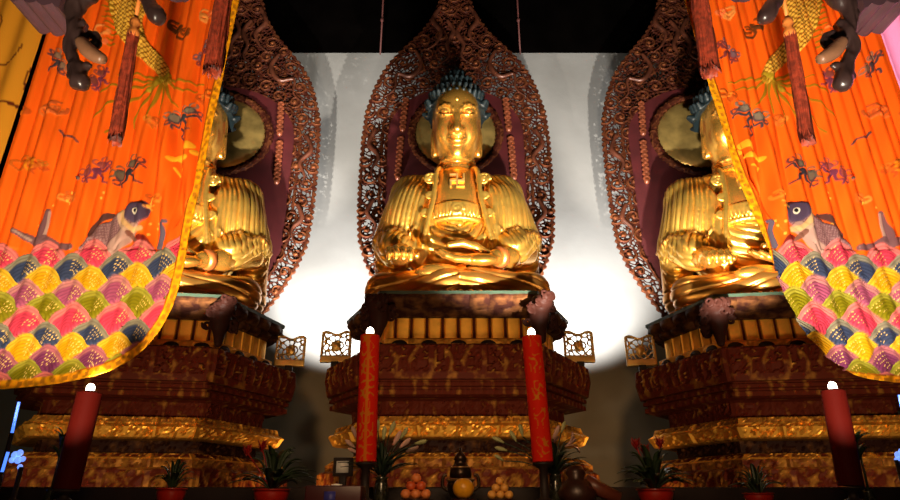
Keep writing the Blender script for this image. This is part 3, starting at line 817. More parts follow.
# ================================================================= embroidered silk banners
BY = 4.0
C_ORANGE = np.array(srgb(242, 96, 14)); C_TRIM = np.array(srgb(236, 150, 10))
PAL = {'pink': srgb(206, 58, 78), 'navy': srgb(52, 60, 84), 'yellow': srgb(214, 150, 8), 'mauve': srgb(156, 72, 98), 'olive': srgb(124, 112, 8), 'purple': srgb(120, 50, 84)}
RIMC = {'pink': srgb(216, 112, 104), 'navy': srgb(132, 122, 98), 'yellow': srgb(220, 168, 36), 'mauve': srgb(186, 116, 110), 'olive': srgb(152, 142, 42), 'purple': srgb(168, 94, 100)}
ROWS = ['pink', 'navy', 'yellow', 'mauve', 'olive', 'pink', 'navy', 'yellow', 'purple', 'olive', 'pink', 'navy']
class Painter:
    def __init__(s, u, v):
        s.u, s.v = u, v; s.c = np.tile(C_ORANGE, (len(u), 1)); s.h = np.zeros(len(u))
    def box(s, x0, y0, x1, y1): return np.nonzero((s.u > x0) & (s.u < x1) & (s.v > y0) & (s.v < y1))[0]
    def stroke(s, pts, w0, w1, col, a=1., h=.004):
        pts = np.array([tuple(p)[:2] for p in spline([(p[0], p[1], 0) for p in pts], 5)]); m = max(w0, w1) + 1
        ii = s.box(pts[:,0].min()-m, pts[:,1].min()-m, pts[:,0].max()+m, pts[:,1].max()+m)
        if not len(ii): return
        x, y = s.u[ii], s.v[ii]; best = np.full(len(ii), 1e9); n = len(pts) - 1
        for k in range(n):
            p, q = pts[k], pts[k+1]; e = q - p; L = e @ e + 1e-9; t = np.clip(((x-p[0])*e[0] + (y-p[1])*e[1])/L, 0, 1)
            d = np.hypot(x-p[0]-t*e[0], y-p[1]-t*e[1]) - (w0 + (w1-w0)*(k+t)/n); best = np.minimum(best, d)
        m = sstep(.45, -.35, best)*a
        s.c[ii] = s.c[ii]*(1-m[:,None]) + np.array(col)*m[:,None]; s.h[ii] += h*m
    def blob(s, cx, cy, rx, ry, rot, col, a=1., h=.006, ringc=None):
        R = max(rx, ry) + 2; ii = s.box(cx-R, cy-R, cx+R, cy+R)
        if not len(ii): return
        x, y = s.u[ii]-cx, s.v[ii]-cy; c, sn = math.cos(rot), math.sin(rot); p, q = (c*x+sn*y)/rx, (-sn*x+c*y)/ry
        r = np.hypot(p, q); m = sstep(1.06, .9, r)*a; cc = np.array(col)[None].repeat(len(ii), 0)
        if ringc is not None: k = sstep(.55, .75, r)[:,None]; cc = cc*(1-k) + np.array(ringc)*k
        s.c[ii] = s.c[ii]*(1-m[:,None]) + cc*m[:,None]; s.h[ii] += h*m*np.sqrt(np.clip(1-r*r, 0, 1))
G_ = srgb(246, 176, 36); G2 = srgb(150, 110, 16); NAVY = srgb(66, 56, 60); GREY = srgb(140, 110, 84); PURP = srgb(112, 50, 70); RED_ = srgb(170, 30, 12); ROSE = srgb(250, 120, 60)
def paint(u, v, seed):
    p = Painter(u, v)
    # slight woven shade of the silk
    p.c *= (1 + .07*waves(41, 14)(u, v*.18))[:, None]; p.c = np.clip(p.c, 0, 1)
    rnd = random.Random(seed)
    # dragon hanging from above
    body = [(126, -14), (123, 6), (126, 26), (136, 42), (150, 56), (160, 66), (165, 78)]
    p.stroke(body, 13, 4.5, G_, 1, .02)
    p.stroke([(150, -14), (140, 4), (134, 20), (140, 40)], 9, 6, G_, 1, .02)
    ii = p.box(100, -20, 180, 84)
    sel = ii[p.h[ii] > .012]
    x, y = p.u[sel], p.v[sel]; a, b = (x + y)/4.2, (x - y)/4.2
    r = np.hypot((a % 1) - .5, (b % 1) - .5); k = sstep(.28, .5, r)[:, None]
    p.c[sel] = np.array(srgb(246, 190, 70))*(1-k) + np.array(srgb(140, 84, 8))*k
    p.h[sel] += .006*(1 - r*2)
    for pts in ([(158, 78), (140, 74), (118, 75)], [(156, 80), (138, 80), (112, 86), (100, 92)], [(156, 81), (138, 86), (116, 98), (93, 117)], [(157, 82), (142, 92), (128, 104), (104, 132)],
                [(158, 82), (148, 95), (133, 115), (132, 126)], [(160, 83), (154, 100), (146, 114), (150, 126)], [(162, 83), (162, 96), (157, 112)], [(165, 82), (168, 96), (176, 105)], [(167, 80), (178, 88), (196, 90)], [(168, 78), (184, 80), (204, 84)]):
        p.stroke(pts, 1.3, .5, G2 if rnd.random() < .7 else srgb(90, 66, 20))
    p.stroke([(148, 88), (160, 80), (168, 74)], 2.4, 1.6, srgb(170, 140, 30))
    for k in range(9):
        p.stroke([(112 + rnd.random()*6, 4 + k*5), (107 - rnd.random()*4, 2 + k*5.2)], 1, .4, G2)
    # clouds, bats and ribbon knots scattered on the silk
    def knot(cx, cy, s, c1, c2):
        for k in range(5):
            a = rnd.random()*6.28; r = s*(.35 + .4*rnd.random()); q = [(cx + r*math.cos(a) + r*.7*math.cos(t), cy + r*.6*math.sin(a) + r*.5*math.sin(t)) for t in np.linspace(0, 5.2, 8)]
            p.stroke(q, 1.2, .8, c1 if k % 2 else c2, .95)
    def bat(cx, cy, s, ang, c1, c2):
        s *= 1.2
        c, sn = math.cos(ang), math.sin(ang); T = lambda x, y: (cx + s*(c*x - sn*y), cy + s*(sn*x + c*y))
        for q in (-1, 1):
            p.blob(*T(q*.62, -.16), .42*s, .27*s, ang + q*.5, c2, .95, .006, c1)
            p.stroke([T(q*.2, .1), T(q*.55, .35), T(q*.9, .25), T(q*1.05, .5)], 1., .6, c1)
        p.blob(*T(0, 0), .3*s, .2*s, ang, c1, 1); p.stroke([T(0, .2), T(.12, .6), T(-.08, .9), T(.16, 1.2)], 1.1, .6, c1)
        for q in (-1, 1):
            for (a0, b0, r0) in ((.95, -.45, .26), (.35, -.45, .2), (1.15, .1, .18)):
                p.stroke([T(q*(a0 + r0*math.cos(t)), b0 + r0*.8*math.sin(t)) for t in np.linspace(0, 5.3, 8)], .8, .5, c2 if a0 < 1 else c1, .9)
    bat(60, 64, 9, 1.1, NAVY, GREY); bat(38, 166, 7, .3, srgb(190, 74, 20), srgb(200, 110, 30))
    bat(78, 178, 0.1, 0, NAVY, GREY)
    bat(96, 170, 11, -.6, PURP, srgb(150, 70, 60)); bat(127, 170, 12, -.7, srgb(46, 44, 50), srgb(92, 84, 66)); bat(182, 116, 12, -.35, srgb(60, 62, 66), srgb(120, 112, 92))
    bat(99, 78, 8, -1., PURP, srgb(120, 60, 50)); bat(204, 52, 8, -.7, srgb(120, 50, 50), srgb(110, 84, 90))
    knot(178, 28, 15, srgb(130, 60, 14), srgb(90, 50, 20)); knot(100, 36, 14, ROSE, srgb(255, 150, 70)); knot(28, 164, 13, srgb(226, 130, 20), srgb(190, 90, 20)); knot(54, 115, 15, srgb(230, 110, 40), srgb(180, 80, 30)); knot(208, 14, 9, ROSE, srgb(230, 140, 60))
    knot(20, 112, 11, srgb(220, 110, 20), srgb(190, 80, 20)); knot(14, 64, 11, srgb(200, 90, 20), srgb(230, 140, 40))
    p.stroke([(60, 131), (66, 137), (74, 138), (78, 143)], .9, .6, NAVY); p.stroke([(180, 126), (184, 131), (180, 134), (186, 140)], .9, .6, NAVY)
    knot(150, 118, 10, srgb(236, 130, 40), srgb(200, 90, 24)); knot(205, 96, 9, srgb(226, 120, 30), srgb(190, 80, 20)); knot(66, 196, 9, srgb(240, 140, 50), srgb(206, 96, 30)); knot(150, 196, 9, srgb(230, 120, 30), srgb(190, 80, 20)); knot(52, 24, 10, srgb(230, 120, 40), srgb(180, 70, 24))
    for cx, cy, rx, ry in ((188, 148, 7, 3.4), (179, 154, 7, 3.2), (184, 160, 5, 2.6), (170, 157, 5, 2.4), (194, 153, 4, 2.5)): p.blob(cx, cy, rx, ry, -.3, G_, .9)
    p.stroke([(172, 166), (177, 172), (184, 170)], 1.1, .6, G_)
    for k in range(16): p.blob(10 + rnd.random()*170, 190 + rnd.random()*45, 1.1, 1.1, 0, srgb(246, 170, 60), .9)
    # carp
    BOD, BELLY, HEADC = srgb(112, 74, 74), srgb(172, 134, 118), srgb(70, 54, 72)
    p.stroke([(14, 231), (22, 236), (32, 240), (44, 246)], 1.6, 5, BOD); p.stroke([(50, 212), (47, 224), (42, 236), (46, 250)], 1.6, 6, BOD)
    p.stroke([(51, 213), (49, 226), (46, 236)], .8, 1.4, BELLY); p.stroke([(16, 232), (30, 240)], .7, 1.2, BELLY); p.stroke([(46, 240), (58, 246), (70, 247)], 4, 3, BOD)
    p.stroke([(90, 254), (106, 238), (122, 224), (137, 211)], 14, 9, BOD, 1, .02); p.stroke([(106, 256), (120, 240), (133, 226)], 7, 4.5, BELLY, 1, .006)
    ii = p.box(70, 200, 146, 256); b_ = np.abs(p.c[ii] - np.array(BOD)).sum(1) < .03
    k = np.sin((p.u[ii] + p.v[ii])*1.7)*np.sin((p.u[ii] - p.v[ii])*1.7) > .1; p.c[ii[k & b_]] = np.array(srgb(146, 108, 104))
    p.stroke([(90, 234), (97, 224), (106, 216), (112, 214)], 3.2, 2., srgb(84, 50, 44))
    p.blob(137, 211, 13, 9.5, -.62, HEADC, 1, .016)
    p.stroke([(122, 211), (123, 220), (130, 228), (139, 227)], 2.6, 2.2, srgb(206, 160, 104)); p.stroke([(119, 214), (120, 223), (127, 232)], 1.2, 1.2, srgb(190, 150, 120))
    p.blob(135.5, 211, 3.2, 3., 0, srgb(222, 206, 176), 1, .006); p.blob(136, 211, 1.7, 1.7, 0, (.01, .01, .01))
    p.stroke([(145, 206), (148, 203)], 2., 1.4, srgb(220, 150, 90))
    for q in ((150, 199), (153, 204), (151, 209)): p.stroke([(146, 205), q], .9, .4, srgb(240, 170, 60))
    p.stroke([(128, 233), (134, 238), (143, 240)], 2.6, 1.6, srgb(120, 76, 60))
    # little wave crest by the gathered edge
    p.stroke([(158, 246), (162, 232), (160, 222), (165, 221)], 3, 1.4, srgb(96, 84, 96)); p.stroke([(146, 246), (142, 238), (138, 236)], 4, 3, srgb(120, 30, 20))
    # rows of fish-scale waves, every lower row lapping over the one above
    done = np.zeros(len(u), bool); vv = v + .045*(u - 90)
    for r in range(len(ROWS) - 1, -1, -1):
        base = 262 + 12.4*r + (5 if r > 5 else 0)
        off = (0 if r % 2 else 22.5) + [0, 3, -2, 2][r % 4]
        ii = np.nonzero((~done) & (vv > base - 24) & (vv < base + 20))[0]
        q = (u[ii] - off)/45; fr = (q - np.floor(q) - .5)*45; yy = (base + 4 - vv[ii])
        wob = 1 + .05*np.sin(np.floor(q)*2.3 + r)
        fr = fr - .22*(yy - 8); rr = ((np.abs(fr)/25.)**1.45 + (np.clip(yy, 0, 99)/(26.5*wob))**1.45)**(1/1.45)
        m = (rr < 1); jj = ii[m]; rad = rr[m]
        ring = .5 + .5*np.cos(rad*2*PI*7.5)
        c = np.array(PAL[ROWS[r]]); rc = np.array(RIMC[ROWS[r]])
        kk = sstep(.66, .80, rad)[:, None]
        cc = c*(1-kk) + rc*kk; cc = cc*(.72 + .42*ring)[:, None]
        # gold couching thread along some arcs
        ang = np.arctan2(yy[m], fr[m]); th = (np.abs((rad*7.5) % 1 - .5) < .16) & (np.sin(ang*34) > .2) & (ang < 1.45 + .2*math.sin(r)) & (ang > .55) & (rad > .2) & (rad < .8)
        cc[th] = np.array(srgb(250, 206, 110))
        cc[rad > .97] *= .8
        p.c[jj] = cc; p.h[jj] = .006*ring + .035*(1 - rad); done[jj] = True
    lo = (~done) & (vv > 262); p.c[lo] = np.array(PAL['pink'])
    return p

def banner(name, inner, outX, mirror, label, light_tint):
    """inner: pixel polyline from the top, down the inner edge, round the corner and along the bottom"""
    NA, NB = 460, 520
    curve = np.array([at(u, v, BY)[::2] for u, v in inner])
    def resample(c, n):
        d = np.r_[0, np.cumsum(np.hypot(*np.diff(c, axis=0).T))]; t = np.linspace(0, d[-1], n); return np.column_stack([np.interp(t, d, c[:, i]) for i in (0, 1)])
    # smooth the polyline
    sp = np.array([(p.x, p.y) for p in spline([(a, b, 0) for a, b in curve], 10)])
    k0 = int(np.argmin(np.abs(sp[:, 1] - pz(215, BY))))
    edge, bottom = sp[:k0+1], resample(sp[k0:], NA)
    topz = 6.88
    e0 = edge[0]; sl = (edge[1] - e0); top0 = e0 + (e0 - edge[min(8, len(edge)-1)])/max(1e-6, abs(edge[0,1]-edge[min(8,len(edge)-1),1]))*(topz - e0[1])
    edge = resample(np.vstack([[top0[0], topz], edge]), NB)
    a = np.linspace(0, 1, NA)[:, None]; b = np.linspace(0, 1, NB)[None, :]
    # Coons patch between inner edge, bottom curve, straight top and straight outer side
    outer = np.column_stack([np.full(NB, outX), np.linspace(topz, bottom[-1, 1], NB)])
    top = np.column_stack([np.linspace(edge[0, 0], outX, NA), np.full(NA, topz)])
    G = np.zeros((NA, NB, 2))
    for i in (0, 1):
        G[..., i] = (1-a)*edge[None, :, i] + a*outer[None, :, i] + (1-b)*top[:, None, i] + b*bottom[:, None, i] \
            - ((1-a)*(1-b)*top[0, i] + a*(1-b)*top[-1, i] + (1-a)*b*bottom[0, i] + a*b*bottom[-1, i])
    X, Z = G[..., 0].ravel(), G[..., 1].ravel()
    u, v = project(X, np.full_like(X, BY), Z)
    um = (932 - u) if mirror else u
    p = paint(um, v, 7)
    # hem trim along inner and bottom edge
    full = np.vstack([edge, bottom[1:]]); full = resample(full, 500)
    d = np.full(len(X), 9.)
    cand = np.nonzero((np.repeat(np.arange(NA), NB) < 80) | (np.tile(np.arange(NB), NA) > NB - 90))[0]
    dd = np.full(len(cand), 9.); tt = np.zeros(len(cand))
    for k in range(len(full)-1):
        q = np.hypot(X[cand] - full[k, 0], Z[cand] - full[k, 1]); m = q < dd; dd[m] = q[m]; tt[m] = k
    d[cand] = dd; T = np.zeros(len(X)); T[cand] = tt
    w = .062; m = d < w
    s_ = T/500*40
    dots = (np.abs((s_ % .5) - .25) < .1) & (np.abs(d - w*.45) < .011)
    p.c[m] = C_TRIM*(1 + .25*waves(77, .05)(X[m], Z[m]))[:, None]; p.c[m & dots] = np.array(srgb(186, 112, 22)); p.c[(d > w*.88) & m] = np.array(srgb(170, 80, 10))
    p.c[m] = np.clip(p.c[m], 0, 1); p.h[m] = .012
    p.c = np.clip(p.c*np.array(light_tint), 0, 1)
    # pleats: long vertical folds, gathered near the inner edge
    inX = np.interp(-Z, -edge[:, 1], edge[:, 0]); q = np.abs(X - inX); sgn = -1 if not mirror else 1
    y = .016*np.sin(X*2*PI/.19 + .8*np.sin(X*5) + .15*Z) + .010*np.sin(X*2*PI/.085 + .5*Z) + .03*np.sin(X*2.4 + .7)
    gz = sstep(3.0, 3.7, Z)*sstep(5.4, 4.2, Z)
    y += gz*np.exp(-(q/.42)**2)*.05*np.sin((q*.9 + (4.9 - Z)*.20)*2*PI/.17)
    y *= sstep(.0, .30, d)*.85 + .15
    y *= np.where(v > 250, .6, 1)
    Y = BY + y - p.h*1.0
    idx = np.arange(NA*NB).reshape(NA, NB)
    Q = np.stack([idx[:-1, :-1], idx[:-1, 1:], idx[1:, 1:], idx[1:, :-1]], -1).reshape(-1, 4)
    if mirror: Q = Q[:, ::-1]
    P0 = np.column_stack([X, Y, Z]); o = P0[0] * 0
    base = np.array([(edge[0, 0] + outX)/2, BY, bottom[-1, 1]])
    e = empty(name, tuple(base), label, 'banner')
    me = mesh_np('cloth', P0 - base, Q, SILK, True, {'dye': p.c}); c = obj('cloth', me, e)
    so = c.modifiers.new('thickness', 'SOLIDIFY'); so.thickness = .008
    # rod sleeve at the beam
    v_, f_ = tube([(edge[0, 0]-base[0], 0, topz - base[2]), (outX - base[0], 0, topz - base[2])], .035, 12)
    part('hanging_rod', v_, f_, DARK_WOOD, e)
    return e
SILK = cloth_material('embroidered_silk', rough=.7, sheen=0)
LI = [(245, -25), (240, 0), (222, 84), (205, 165), (191, 232), (183, 275), (171, 313), (150, 345), (120, 367), (85, 379), (45, 386), (0, 390), (-62, 393)]
RI = [(676, -25), (683, 0), (706, 80), (731, 160), (757, 232), (768, 282), (782, 325), (803, 356), (830, 376), (866, 383), (905, 386), (965, 390)]
banner('embroidered_banner', LI, -3.32, False, 'orange silk banner with embroidered carp facing right and rainbow scale waves, drawn to the left', (1, 1, 1))
banner('embroidered_banner', RI, 3.62, True, 'orange silk banner with embroidered carp facing left and rainbow scale waves, drawn to the right', (1.0, 1.04, 1.1))  # pinker, brighter light on this banner is put into its dye

# plain yellow banner hanging further left, with dark red scroll marks; pink banner close on the right
def side_cloth(name, pts, Y, base_c, pattern, label, seed, zt=6.88):
    """pts: left and right pixel x at two heights -> straight hanging sheet"""
    (xa, xb, zlo) = pts
    NX, NZ = 90, 260
    X = np.linspace(xa, xb, NX)[:, None] + np.zeros((1, NZ)); Z = np.zeros((NX, 1)) + np.linspace(zt, zlo, NZ)[None]
    X = X.ravel(); Z = Z.ravel()
    c = np.tile(np.array(base_c), (len(X), 1))
    if pattern is not None:
        n = np.abs(waves(seed, .5, 9)(X, Z)); bl = waves(seed+1, .9, 7)(X, Z); m = ((n < .12) & (bl > .3))
        c[m] = np.array(pattern)
    y = .02*np.sin(X*2*PI/.23 + .3*Z) + .02*np.sin(X*4)
    b = np.array([(xa+xb)/2, Y, zlo]); idx = np.arange(NX*NZ).reshape(NX, NZ)
    Q = np.stack([idx[:-1, :-1], idx[:-1, 1:], idx[1:, 1:], idx[1:, :-1]], -1).reshape(-1, 4)
    e = empty(name, tuple(b), label, 'banner')
    o = obj('cloth', mesh_np('cloth', np.column_stack([X, Y + y, Z]) - b, Q, SILK, True, {'dye': c}), e)
    so = o.modifiers.new('thickness', 'SOLIDIFY'); so.thickness = .008
    part('hanging_rod', *tube([(xa - b[0], 0, zt - b[2]), (xb - b[0], 0, zt - b[2])], .035, 10), DARK_WOOD, e)
side_cloth('plain_banner', (-4.6, px(22, 95, 4.06), 2.3), 4.06, srgb(214, 140, 34), srgb(96, 36, 14), 'yellow gold banner with dark scroll marks at the far left, behind a black gap', 51)
side_cloth('plain_banner', (px(884, 40, 3.3), px(884, 40, 3.3) + .9, 3.3), 3.3, srgb(255, 150, 205), None, 'bright pink cloth strip close by at the far right top', 61, 6.88)
# ================================================================= palace lantern frames with dragon claws and tassels
CLAW = material('dark_claw_wood', (.035, .018, .016), .32, 0, noise=.3, nscale=5, spec=.6)
NUB = material('pale_claw_tip', (.22, .10, .05), .4, 0, noise=.3)  # paler brown than the claw wood
PLUM = material('plum_wood', (.075, .035, .045), .5, 0, noise=.3, nscale=4)
TRED = material('tassel_red', (.36, .045, .015), .6, 0, noise=.6, nscale=30, bump=.3, bscale=60)
TKNOT = material('tassel_knot', (.85, .26, .05), .45, .1, noise=.2)
def tassel(parent, top, bot, w0, w1, seed, base):
    top, bot = Vector(top), Vector(bot); L = (top - bot).length; r = random.Random(seed); ms = []
    t = parent
    ax = (bot - top)/L
    k = part('tassel', *tube([top + ax*t_ for t_ in (0, .02*L, .06*L, .09*L, .12*L, .15*L, .19*L)], [w0*.25, w0*.7, w0*.8, w0*.45, w0*.85, w0*.9, w0*.6], 14), TKNOT, t)
    pts = []
    n = 64; V = []; Fc = []
    rows = 26
    for i in range(rows):
        s = i/(rows-1); c = top + ax*(L*.15 + L*.85*s); w = w0*.75 + (w1 - w0*.75)*s
        for j in range(n):
            a = 2*PI*j/n; g = 1 + .16*math.sin(j*2.0*PI/4 + 2.0*math.sin(s*5 + j*.7)) + .1*math.sin(j*1.7 + s*9)
            dz = (.05*L*math.sin(j*2.3)*s**3)
            V.append((c.x + w*g*math.cos(a), c.y + w*g*math.sin(a), c.z + dz))
    for i in range(rows-1):
        for j in range(n): Fc.append((i*n+j, i*n+(j+1) % n, (i+1)*n+(j+1) % n, (i+1)*n+j))
    Fc += [tuple(range(n)), tuple(range((rows-1)*n, rows*n))[::-1]]
    f = part('fringe', V, Fc, TRED, k)
    part('cord', *tube([top - ax*0.0, top - ax*.5], .012, 8), TKNOT, k)
    return k
def claw(parent, base, Y, m, pts, rad, thumb, loop, spurs=None):
    P_ = lambda u, v, dy=0: tuple(np.array(at(m(u), v, Y + dy)) - base)
    sc_ = Y/.8/F
    pp = [P_(*p) for p in pts]; lo = np.min(pp, 0) - .22; hi = np.max(pp, 0) + .22
    s = Sculpt(lo, hi, .011); sp = [tuple(p) for p in spline(pp, 5)]
    rr = np.interp(np.linspace(0, 1, len(sp)), np.linspace(0, 1, len(rad)), rad)*sc_
    s.chain(sp, rr, .02)
    for (u_, v_, r_) in (spurs or ()): s.ell(P_(u_, v_), (r_*sc_, r_*sc_*.8, r_*sc_), .02)
    if loop:
        c = np.array(P_(*loop)); s.chain([tuple(c + np.array([math.cos(t), 0, math.sin(t)])*8*sc_) for t in np.linspace(0, 6.28, 14)], [3.4*sc_]*14, .02)
    P, Q = keep_big(*s.mesh()); N = normals(P, Q); f_ = waves(5, .16)
    P = P + N*(.005*np.sin(3*f_(P[:,0]*1.3, P[:,2]*.6)))[:, None]
    o = part('claw', P, Q, CLAW, parent)
    if thumb:
        tp = [tuple(p) for p in spline([P_(*p, -.06) for p in thumb], 5)]; n = len(tp)
        tr = [sc_*(3 + 4.4*math.sin(PI*min(1, .15 + .75*i/(n-1)))) for i in range(n)]
        part('claw_tip', *tube(tp, tr, 12), NUB, o)
    return o
def lantern(m, label):
    LY = 3.0
    base = np.array(at(m(135), -30, LY)); base[2] = at(450, -30, LY)[2]
    e = empty('palace_lantern', tuple(base), label, 'lantern')
    # hexagonal plum wood frame with scalloped lower edge
    V, Fc = [], []; R = .62; n = 6; zb = pz(-62, LY) - base[2] + .05
    for q in range(6):
        a0, a1 = 2*PI*q/6 + .52, 2*PI*(q+1)/6 + .52
        for j in range(17):
            t = j/16; x = R*((1-t)*math.cos(a0) + t*math.cos(a1)); y_ = R*((1-t)*math.sin(a0) + t*math.sin(a1))
            dz = -.03*abs(math.sin(t*PI*5))
            k = len(V); V += [(x, y_, zb + dz), (x, y_, zb + .16), (x*.9, y_*.9, zb + .16), (x*.9, y_*.9, zb + dz + .01)]
            if j: Fc += [(k-4, k, k+1, k-3), (k-3, k+1, k+2, k-2), (k-2, k+2, k+3, k-1), (k-1, k+3, k, k-4)]
    part('frame', V, Fc, PLUM, e, smooth=False)
    v, f = lathe([(.52, zb + .16), (.56, zb + .5), (.5, zb + .9), (.2, zb + 1.1)], 6); part('lantern_body', v, f, material('lantern_gauze', (.30, .10, .05), .7), e, smooth=False)
    part('hanger', *tube([(0, 0, zb + 1.05), (0, 0, 6.95 - base[2])], .02, 8), DARK_WOOD, e)
    # scalloped plum shelf board reaching out from the frame
    a = np.array(at(m(14), -4, LY)) - base; b = np.array(at(m(66), 4, LY)) - base; n_ = 14; V, Fc = [], []
    for j in range(n_ + 1):
        t = j/n_; p = a*(1-t) + b*t; dz = -.028*abs(math.sin(t*PI*3.5)) - .05
        k = len(V); V += [(p[0], p[1] - .05, p[2] + dz), (p[0], p[1] - .05, p[2] + .05), (p[0], p[1] + .25, p[2] + .05), (p[0], p[1] + .25, p[2] + dz)]
        if j: Fc += [(k-4, k, k+1, k-3), (k-3, k+1, k+2, k-2), (k-2, k+2, k+3, k-1), (k-1, k+3, k, k-4)]
    Fc += [(0, 1, 2, 3), (len(V)-1, len(V)-2, len(V)-3, len(V)-4)]
    part('frame_board', V, Fc, PLUM, e, smooth=False)
    part('bracket_arm', *tube([(b[0] - .02, .0, b[2] + .04), (b[0] + .1, 0, zb + .08), (b[0] + .3, 0, zb + .12)], .03, 8), PLUM, e)
    claw(e, base, LY - .15, m, [(96, -24), (88, -6), (75, 8), (73, 22), (76, 34), (70, 46), (74, 60), (77, 70), (80, 83)], [10, 9, 7.5, 5, 6.5, 5, 4.5, 6.5, 8], [(80, 40), (90, 52), (104, 60)], (90, 41), [(68, 14, 4), (82, 24, 4.5), (84, 47, 4), (88, 66, 4.5), (70, 76, 4)])
    claw(e, base, LY + .1, m, [(128, -26), (140, -10), (146, 0), (152, 8), (158, 17)], [9, 7, 5, 6.5, 8], None, None)
    T = lambda u, v, dy: tuple(np.array(at(m(u), v, LY + dy)) - base)
    tassel(e, T(136, 18, .15), T(116, 138, .15), .043, .036, 3, base)
    tassel(e, T(229, -34, .3), T(213, 70, .3), .062, .055, 5, base)
    return e
lantern(lambda u: u, 'dark palace lantern with curled dragon claws and red tassels, hanging before the left banner')
lantern(lambda u: 923 - u, 'dark palace lantern with curled dragon claws and red tassels, hanging before the right banner')
# ================================================================= altar table and what stands on it
AL = 3.25; TZ = 1.585
REDC = material('dark_red_altar', (.05, .008, .006), .4, 0, noise=.3)
alt = empty('altar_table', (0, 3.4, 0), 'long dark altar table along the bottom edge under the candles', 'table')
part('table_top', *bevel_box(-3.6, 3.6, -.75, .55, TZ - .07, TZ, .012), DARK_WOOD, alt)
part('back_ledge', *bevel_box(-3.6, 3.6, .40, .55, TZ, pz(487, 3.82), .01), DARK_WOOD, alt)
part('front_panel', *bevel_box(-3.5, 3.5, -.70, -.64, .15, TZ - .07, .01), REDC, alt)
for x in (-3.5, -1.2, 1.2, 3.5):
    for y in (-.68, .46): part('leg', *bevel_box(x - .06, x + .06, y - .06, y + .06, 0, TZ - .07, .01), DARK_WOOD, alt)
LEDGE = pz(487, 3.82); TZ += .003

# ---- candles
def candle_mat(name, col):
    m = gilt_material(name, col, srgb(176, 110, 22), .5, metal=.15)
    return m
CANDLE = candle_mat('red_candle', srgb(196, 32, 14))
FLAME = material('candle_bulb', (1, .9, .8), .4, 0, emit=(1, .78, .62), estr=14)
CANDLE_DARK = candle_mat('dark_red_candle', srgb(62, 10, 6))
def candle(ut, vt, ub, vb, w, Y, label, motif):
    xt, _, zt = at(ut, vt, Y); xb, _, zb = at(ub, vb, Y); L = zt - zb; r = w/F*1.0*Y*.5/1.0
    r = w/2/F*(Y*CP + (1.9 - EYE)*SP)
    e = empty('candle', (xb, Y, TZ), label, 'candle')
    lean = math.atan2(xt - xb, L)
    M_ = Matrix.Rotation(lean, 3, 'Y'); z0 = zb - TZ
    NA, NZ = 64, 150; V = []; G = []
    for j in range(NZ):
        z = j/(NZ-1)*L
        for i in range(NA):
            a = 2*PI*i/NA; V.append(tuple(M_ @ Vector((r*math.cos(a), r*math.sin(a), z)) + Vector((0, 0, z0))))
    A = np.tile(np.arange(NA)/NA*2*PI, NZ); Zs = np.repeat(np.linspace(0, L, NZ), NA)
    fr = np.angle(np.exp(1j*(A - 1.5*PI)))
    n = np.abs(waves(int(motif*10) + 3, .07, 10)(fr*r*1.6, Zs)); G = np.zeros(len(A)) - .3
    if motif:
        per = L/4.6; q = (Zs/per) % 1; inblk = (np.abs(q - .5) < .36) & (np.abs(fr) < .62)
        if motif == 1: inblk = (np.abs(fr) < .72)
        G = np.where(inblk & (n < .42), .85, -.3)
        if motif == 1: G = np.where((np.abs(fr) < .16), .7, G)
    idx = np.arange(NA*NZ).reshape(NZ, NA)
    Fc = [(idx[j, i], idx[j, (i+1) % NA], idx[j+1, (i+1) % NA], idx[j+1, i]) for j in range(NZ-1) for i in range(NA)]
    Fc += [tuple(idx[0][::-1]), tuple(idx[-1])]
    b = part('wax_body', V, Fc, CANDLE if motif else CANDLE_DARK, e, attrs={'gilt': G})
    # wick cup and bulb
    tp = M_ @ Vector((0, 0, L)) + Vector((0, 0, z0))
    v, f = lathe([(r*.5, 0), (r*.45, .01), (.006, .012)], 16, tuple(tp)); part('wick_cup', v, f, DARK_WOOD, e)
    part('flame_bulb', *ellipsoid_mesh(tuple(tp + Vector((0, -.005, .022))), (.021, .021, .027), 16, 12), FLAME, e, label='glowing white bulb flame')
    # spike candlestick under the candle
    v, f = lathe([(.075, 0), (.078, .012), (.05, .02), (.022, .035), (.022, max(.05, z0 - .03)), (r*.95, max(.055, z0 - .015)), (r*1.05, max(.06, z0 - .004))], 24)
    part('candlestick', v, f, DARK_WOOD, e)
    return e
candle(370, 336, 366, 462, 20.5, AL, 'tall red candle with a gilt dragon strip standing left of the middle throne', 1)
candle(531.5, 337, 543, 462, 20.5, AL, 'tall red candle with gilt motifs standing right of the middle throne', 2)
candle(90, 393, 66, 489, 24, AL, 'plain dark red candle below the scale waves of the left banner', 0)
candle(833, 391, 851, 486, 23, AL, 'plain dark red candle below the scale waves of the right banner', 0)

# ---- fruit
def fruit(loc, r, mat, name, label, cat, group=None, stemc=True, squash=.93):
    V, Fc = [], []; n, m = 22, 14
    e = empty(name, loc, label, cat, group)
    prof = []
    for i in range(m + 1):
        a = -PI/2 + PI*i/m; rr = math.cos(a); z = math.sin(a)*squash
        z -= .10*math.exp(-(rr/.22)**2)*(1 if z > 0 else -1)
        prof.append((max(rr, .001)*r, (z + squash)*r))
    v, f = lathe(prof, n); part('flesh', v, f, mat, e)
    v, f = lathe([(.12*r, 1.62*squash*r*1.08), (.10*r, 1.9*squash*r), (.04*r, 1.95*squash*r)], 8); part('stem', v, f, STEMM, e)
    return e
STEMM = material('fruit_stem', (.08, .06, .02), .7)
ORANGE = material('orange_skin', srgb(206, 88, 40), .45, 0, noise=.25, bump=.12, bscale=60)
PEACHC = material('peach_skin', srgb(226, 130, 66), .5, 0, noise=.25, bump=.1, bscale=60)
CREAM = material('pale_apricot_skin', srgb(226, 160, 70), .5, 0, noise=.2, bump=.1, bscale=60)
